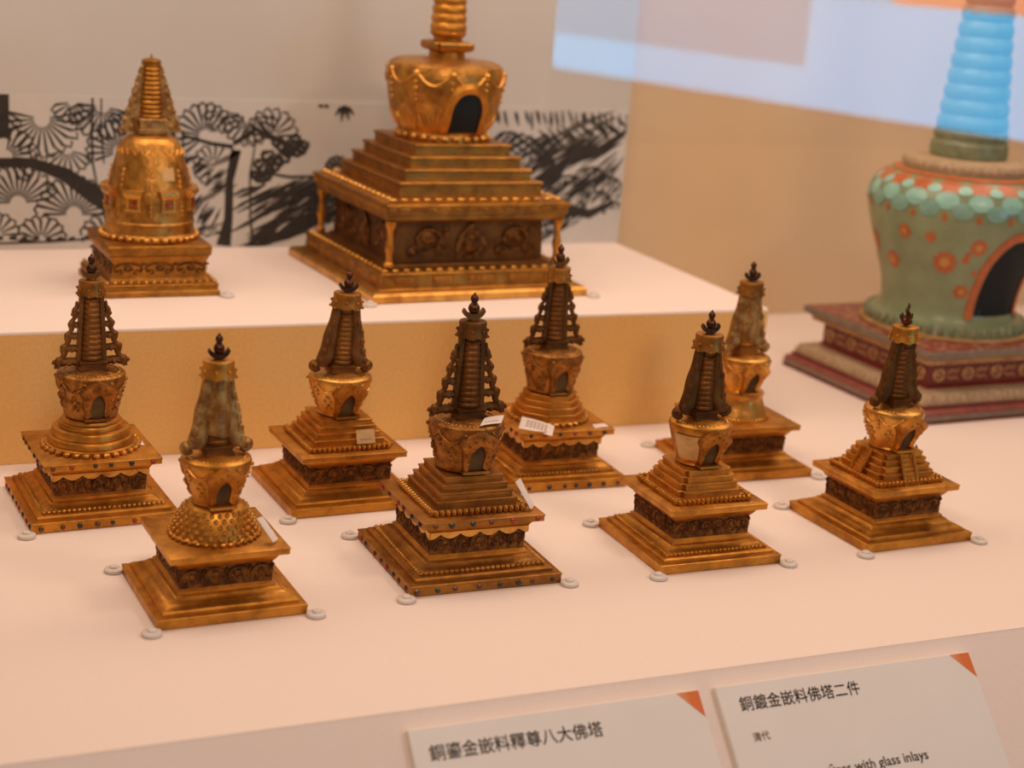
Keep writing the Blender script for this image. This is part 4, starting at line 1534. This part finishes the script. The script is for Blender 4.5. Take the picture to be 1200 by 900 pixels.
sheet('paper_tag', 'white strip hanging at the right of the studded drum', [loc(2, 0.0300, -0.0330, 0.0830), loc(2, 0.0370, -0.0290, 0.0830), loc(2, 0.0500, -0.0370, 0.0630), loc(2, 0.0430, -0.0450, 0.0628)], (0.6, -0.6, 0.6), 0)
sheet('paper_tag', 'tiny white slip behind the round steps of far left stupa', [loc(1, 0.0380, -0.0150, 0.0612), loc(1, 0.0490, -0.0170, 0.0612), loc(1, 0.0500, -0.0020, 0.0612), loc(1, 0.0420, 0.0000, 0.0612)], (0, 0, 1), 0, bend=0.0005)
sheet('sticker', 'tan see-through sticker on the front steps of tilted finial stupa', [loc(3, 0.006, -0.0425, 0.0680), loc(3, 0.026, -0.0425, 0.0680), loc(3, 0.026, -0.0365, 0.0820), loc(3, 0.006, -0.0365, 0.0820)], (0, -1, 0.4), 1, mat='tape', bend=0.0003, cat='sticker')
sheet('sticker', 'pale square sticker on the bell of medium gold stupa', [(0.4250, 1.8945, RH + 0.1320), (0.4400, 1.8985, RH + 0.1320), (0.4385, 1.9025, RH + 0.1470), (0.4245, 1.8980, RH + 0.1470)], (0.25, -0.95, 0.2), 0, mat='tape', bend=0.0004, cat='sticker')


# ---------------------------------------------------------------- caption cards on the slope
def text_mesh(s, width, name):
    cu = bpy.data.curves.new(name, 'FONT')
    cu.body = s
    cu.size = 0.014
    cu.resolution_u = 3
    ob = bpy.data.objects.new(name, cu)
    COL.objects.link(ob)
    dg = bpy.context.evaluated_depsgraph_get()
    dg.update()
    me = bpy.data.meshes.new_from_object(ob.evaluated_get(dg))
    bpy.data.objects.remove(ob)
    bpy.data.curves.remove(cu)
    xs = [v.co.x for v in me.vertices]
    x0, x1 = min(xs), max(xs)
    k_ = width / (x1 - x0)
    mb = MB()
    for dx, dy in ((0, 0), (0.00022, 0), (0, 0.00022), (0.00022, 0.00022)):     # heavier strokes
        b0 = len(mb.v)
        mb.v += [((v.co.x - x0) * k_ + dx, v.co.y * k_ + dy, 0) for v in me.vertices]
        mb.f += [tuple(b0 + i for i in p.vertices) for p in me.polygons]
    return mb.mesh(name, False)


def card(x0, width, label, texts):
    """face plane: local x along the rail, local y up the slope, local z out of it"""
    down = 0.0165
    o_ = bpy.data.objects.new('caption_card', None)
    COL.objects.link(o_)
    o_.empty_display_size = 0.02
    o_.matrix_world = Matrix.Translation((x0, Y_EDGE - down * cs, -down * sn)) @ Matrix.Rotation(SL, 4, 'X')
    tag(o_, label, 'sign', 'caption cards on the sloping rail')
    T = 0.0055
    mb = MB()
    mb.loft([[(0, -0.135, z), (width, -0.135, z), (width, 0, z), (0, 0, z)] for z in (0.0003, T - 0.0004)])
    mb.loft([[(0.0004, -0.1346, T - 0.0004), (width - 0.0004, -0.1346, T - 0.0004), (width - 0.0004, -0.0004, T - 0.0004), (0.0004, -0.0004, T - 0.0004)],
             [(0.0008, -0.1342, T), (width - 0.0008, -0.1342, T), (width - 0.0008, -0.0008, T), (0.0008, -0.0008, T)]])
    obj('board', mb, M['card'], o_, smooth=False)
    mb = MB().loft([[(-0.0220, -0.0009, z), (-0.0009, -0.0240, z), (-0.0009, -0.0009, z)] for z in (-0.0002, 0.00025)])
    obj('corner_triangle', mb, M['card_orange'], o_, smooth=False, loc=(width, 0, T), label='orange corner triangle')
    for s_, w_, x_, y_, mt in texts:
        me = text_mesh(s_, w_, 'lettering')
        link('lettering', me, M[mt], o_, loc=(x_, y_, T + 0.0002))


card(0.4345, 0.2590, 'left caption card with long Chinese title on the sloping rail', [('銅鎏金嵌料釋尊八大佛塔', 0.149, 0.0135, -0.0262, 'card_text')])
card(0.7093, 0.2660, 'right caption card with shorter Chinese title on the sloping rail', [
    ('銅鍍金嵌料佛塔二件', 0.121, 0.0182, -0.0232, 'card_text'), ('清代', 0.0160, 0.0215, -0.0500, 'card_text_pale'), ('stūpas with glass inlays', 0.110, 0.0750, -0.0880, 'card_text')])

# ---------------------------------------------------------------- case glass and what it mirrors
Y_GLASS = 0.85
gl = obj('window_1', MB().box(0.4085, 1.60, Y_GLASS, Y_GLASS + 0.006, 0.4745, 1.20), pane_glass(), smooth=False)
gl.data.materials.append(clear_side())
for p_ in gl.data.polygons:
    p_.material_index = 0 if p_.normal.y < -0.5 else 1
tag(gl, 'clear glass panel of the case mirroring a pale blue screen', 'glass', kind='structure')

# gallery screen on the visitors' side; it is seen mirrored in the glass
sw = thing('gallery_screen', 'lit pale blue gallery screen mirrored in the case glass', 'screen', (2.148, 2 * Y_GLASS - 4.4709, 0), math.atan2(0.9439, 0.3302))


def area(x0, x1, z0, z1, y0=0.0, y1=0.02):
    return MB().box(x0, x1, y0, y1, z0, z1)


obj('housing', area(-0.03, 1.70, 0.17, 0.56, -0.06, -0.002), M['black'], sw)
obj('blue_field', area(0.0, 1.68, 0.20, 0.478, 0.0, 0.004), glow('screen_blue', (0.05, 0.52, 1.0), 12.0), sw)
obj('grey_field', area(0.0, 0.92, 0.300, 0.478, 0.004, 0.006), glow('screen_grey', (0.0, 0.48, 1.0), 6.0), sw)
obj('red_field', area(1.16, 1.68, 0.4785, 0.535, 0.0, 0.004), glow('screen_red', (1.0, 0.16, 0.08), 7.0), sw)
obj('white_field', area(0.0, 1.159, 0.4785, 0.535, 0.0, 0.004), glow('screen_white', (0.05, 0.52, 1.0), 9.0), sw)
obj('support_post', area(0.80, 0.90, FLOOR, 0.18, -0.05, -0.01), M['black'], sw)
obj('support_foot', area(0.47, 1.23, FLOOR, FLOOR + 0.03, -0.25, 0.20), M['black'], sw)
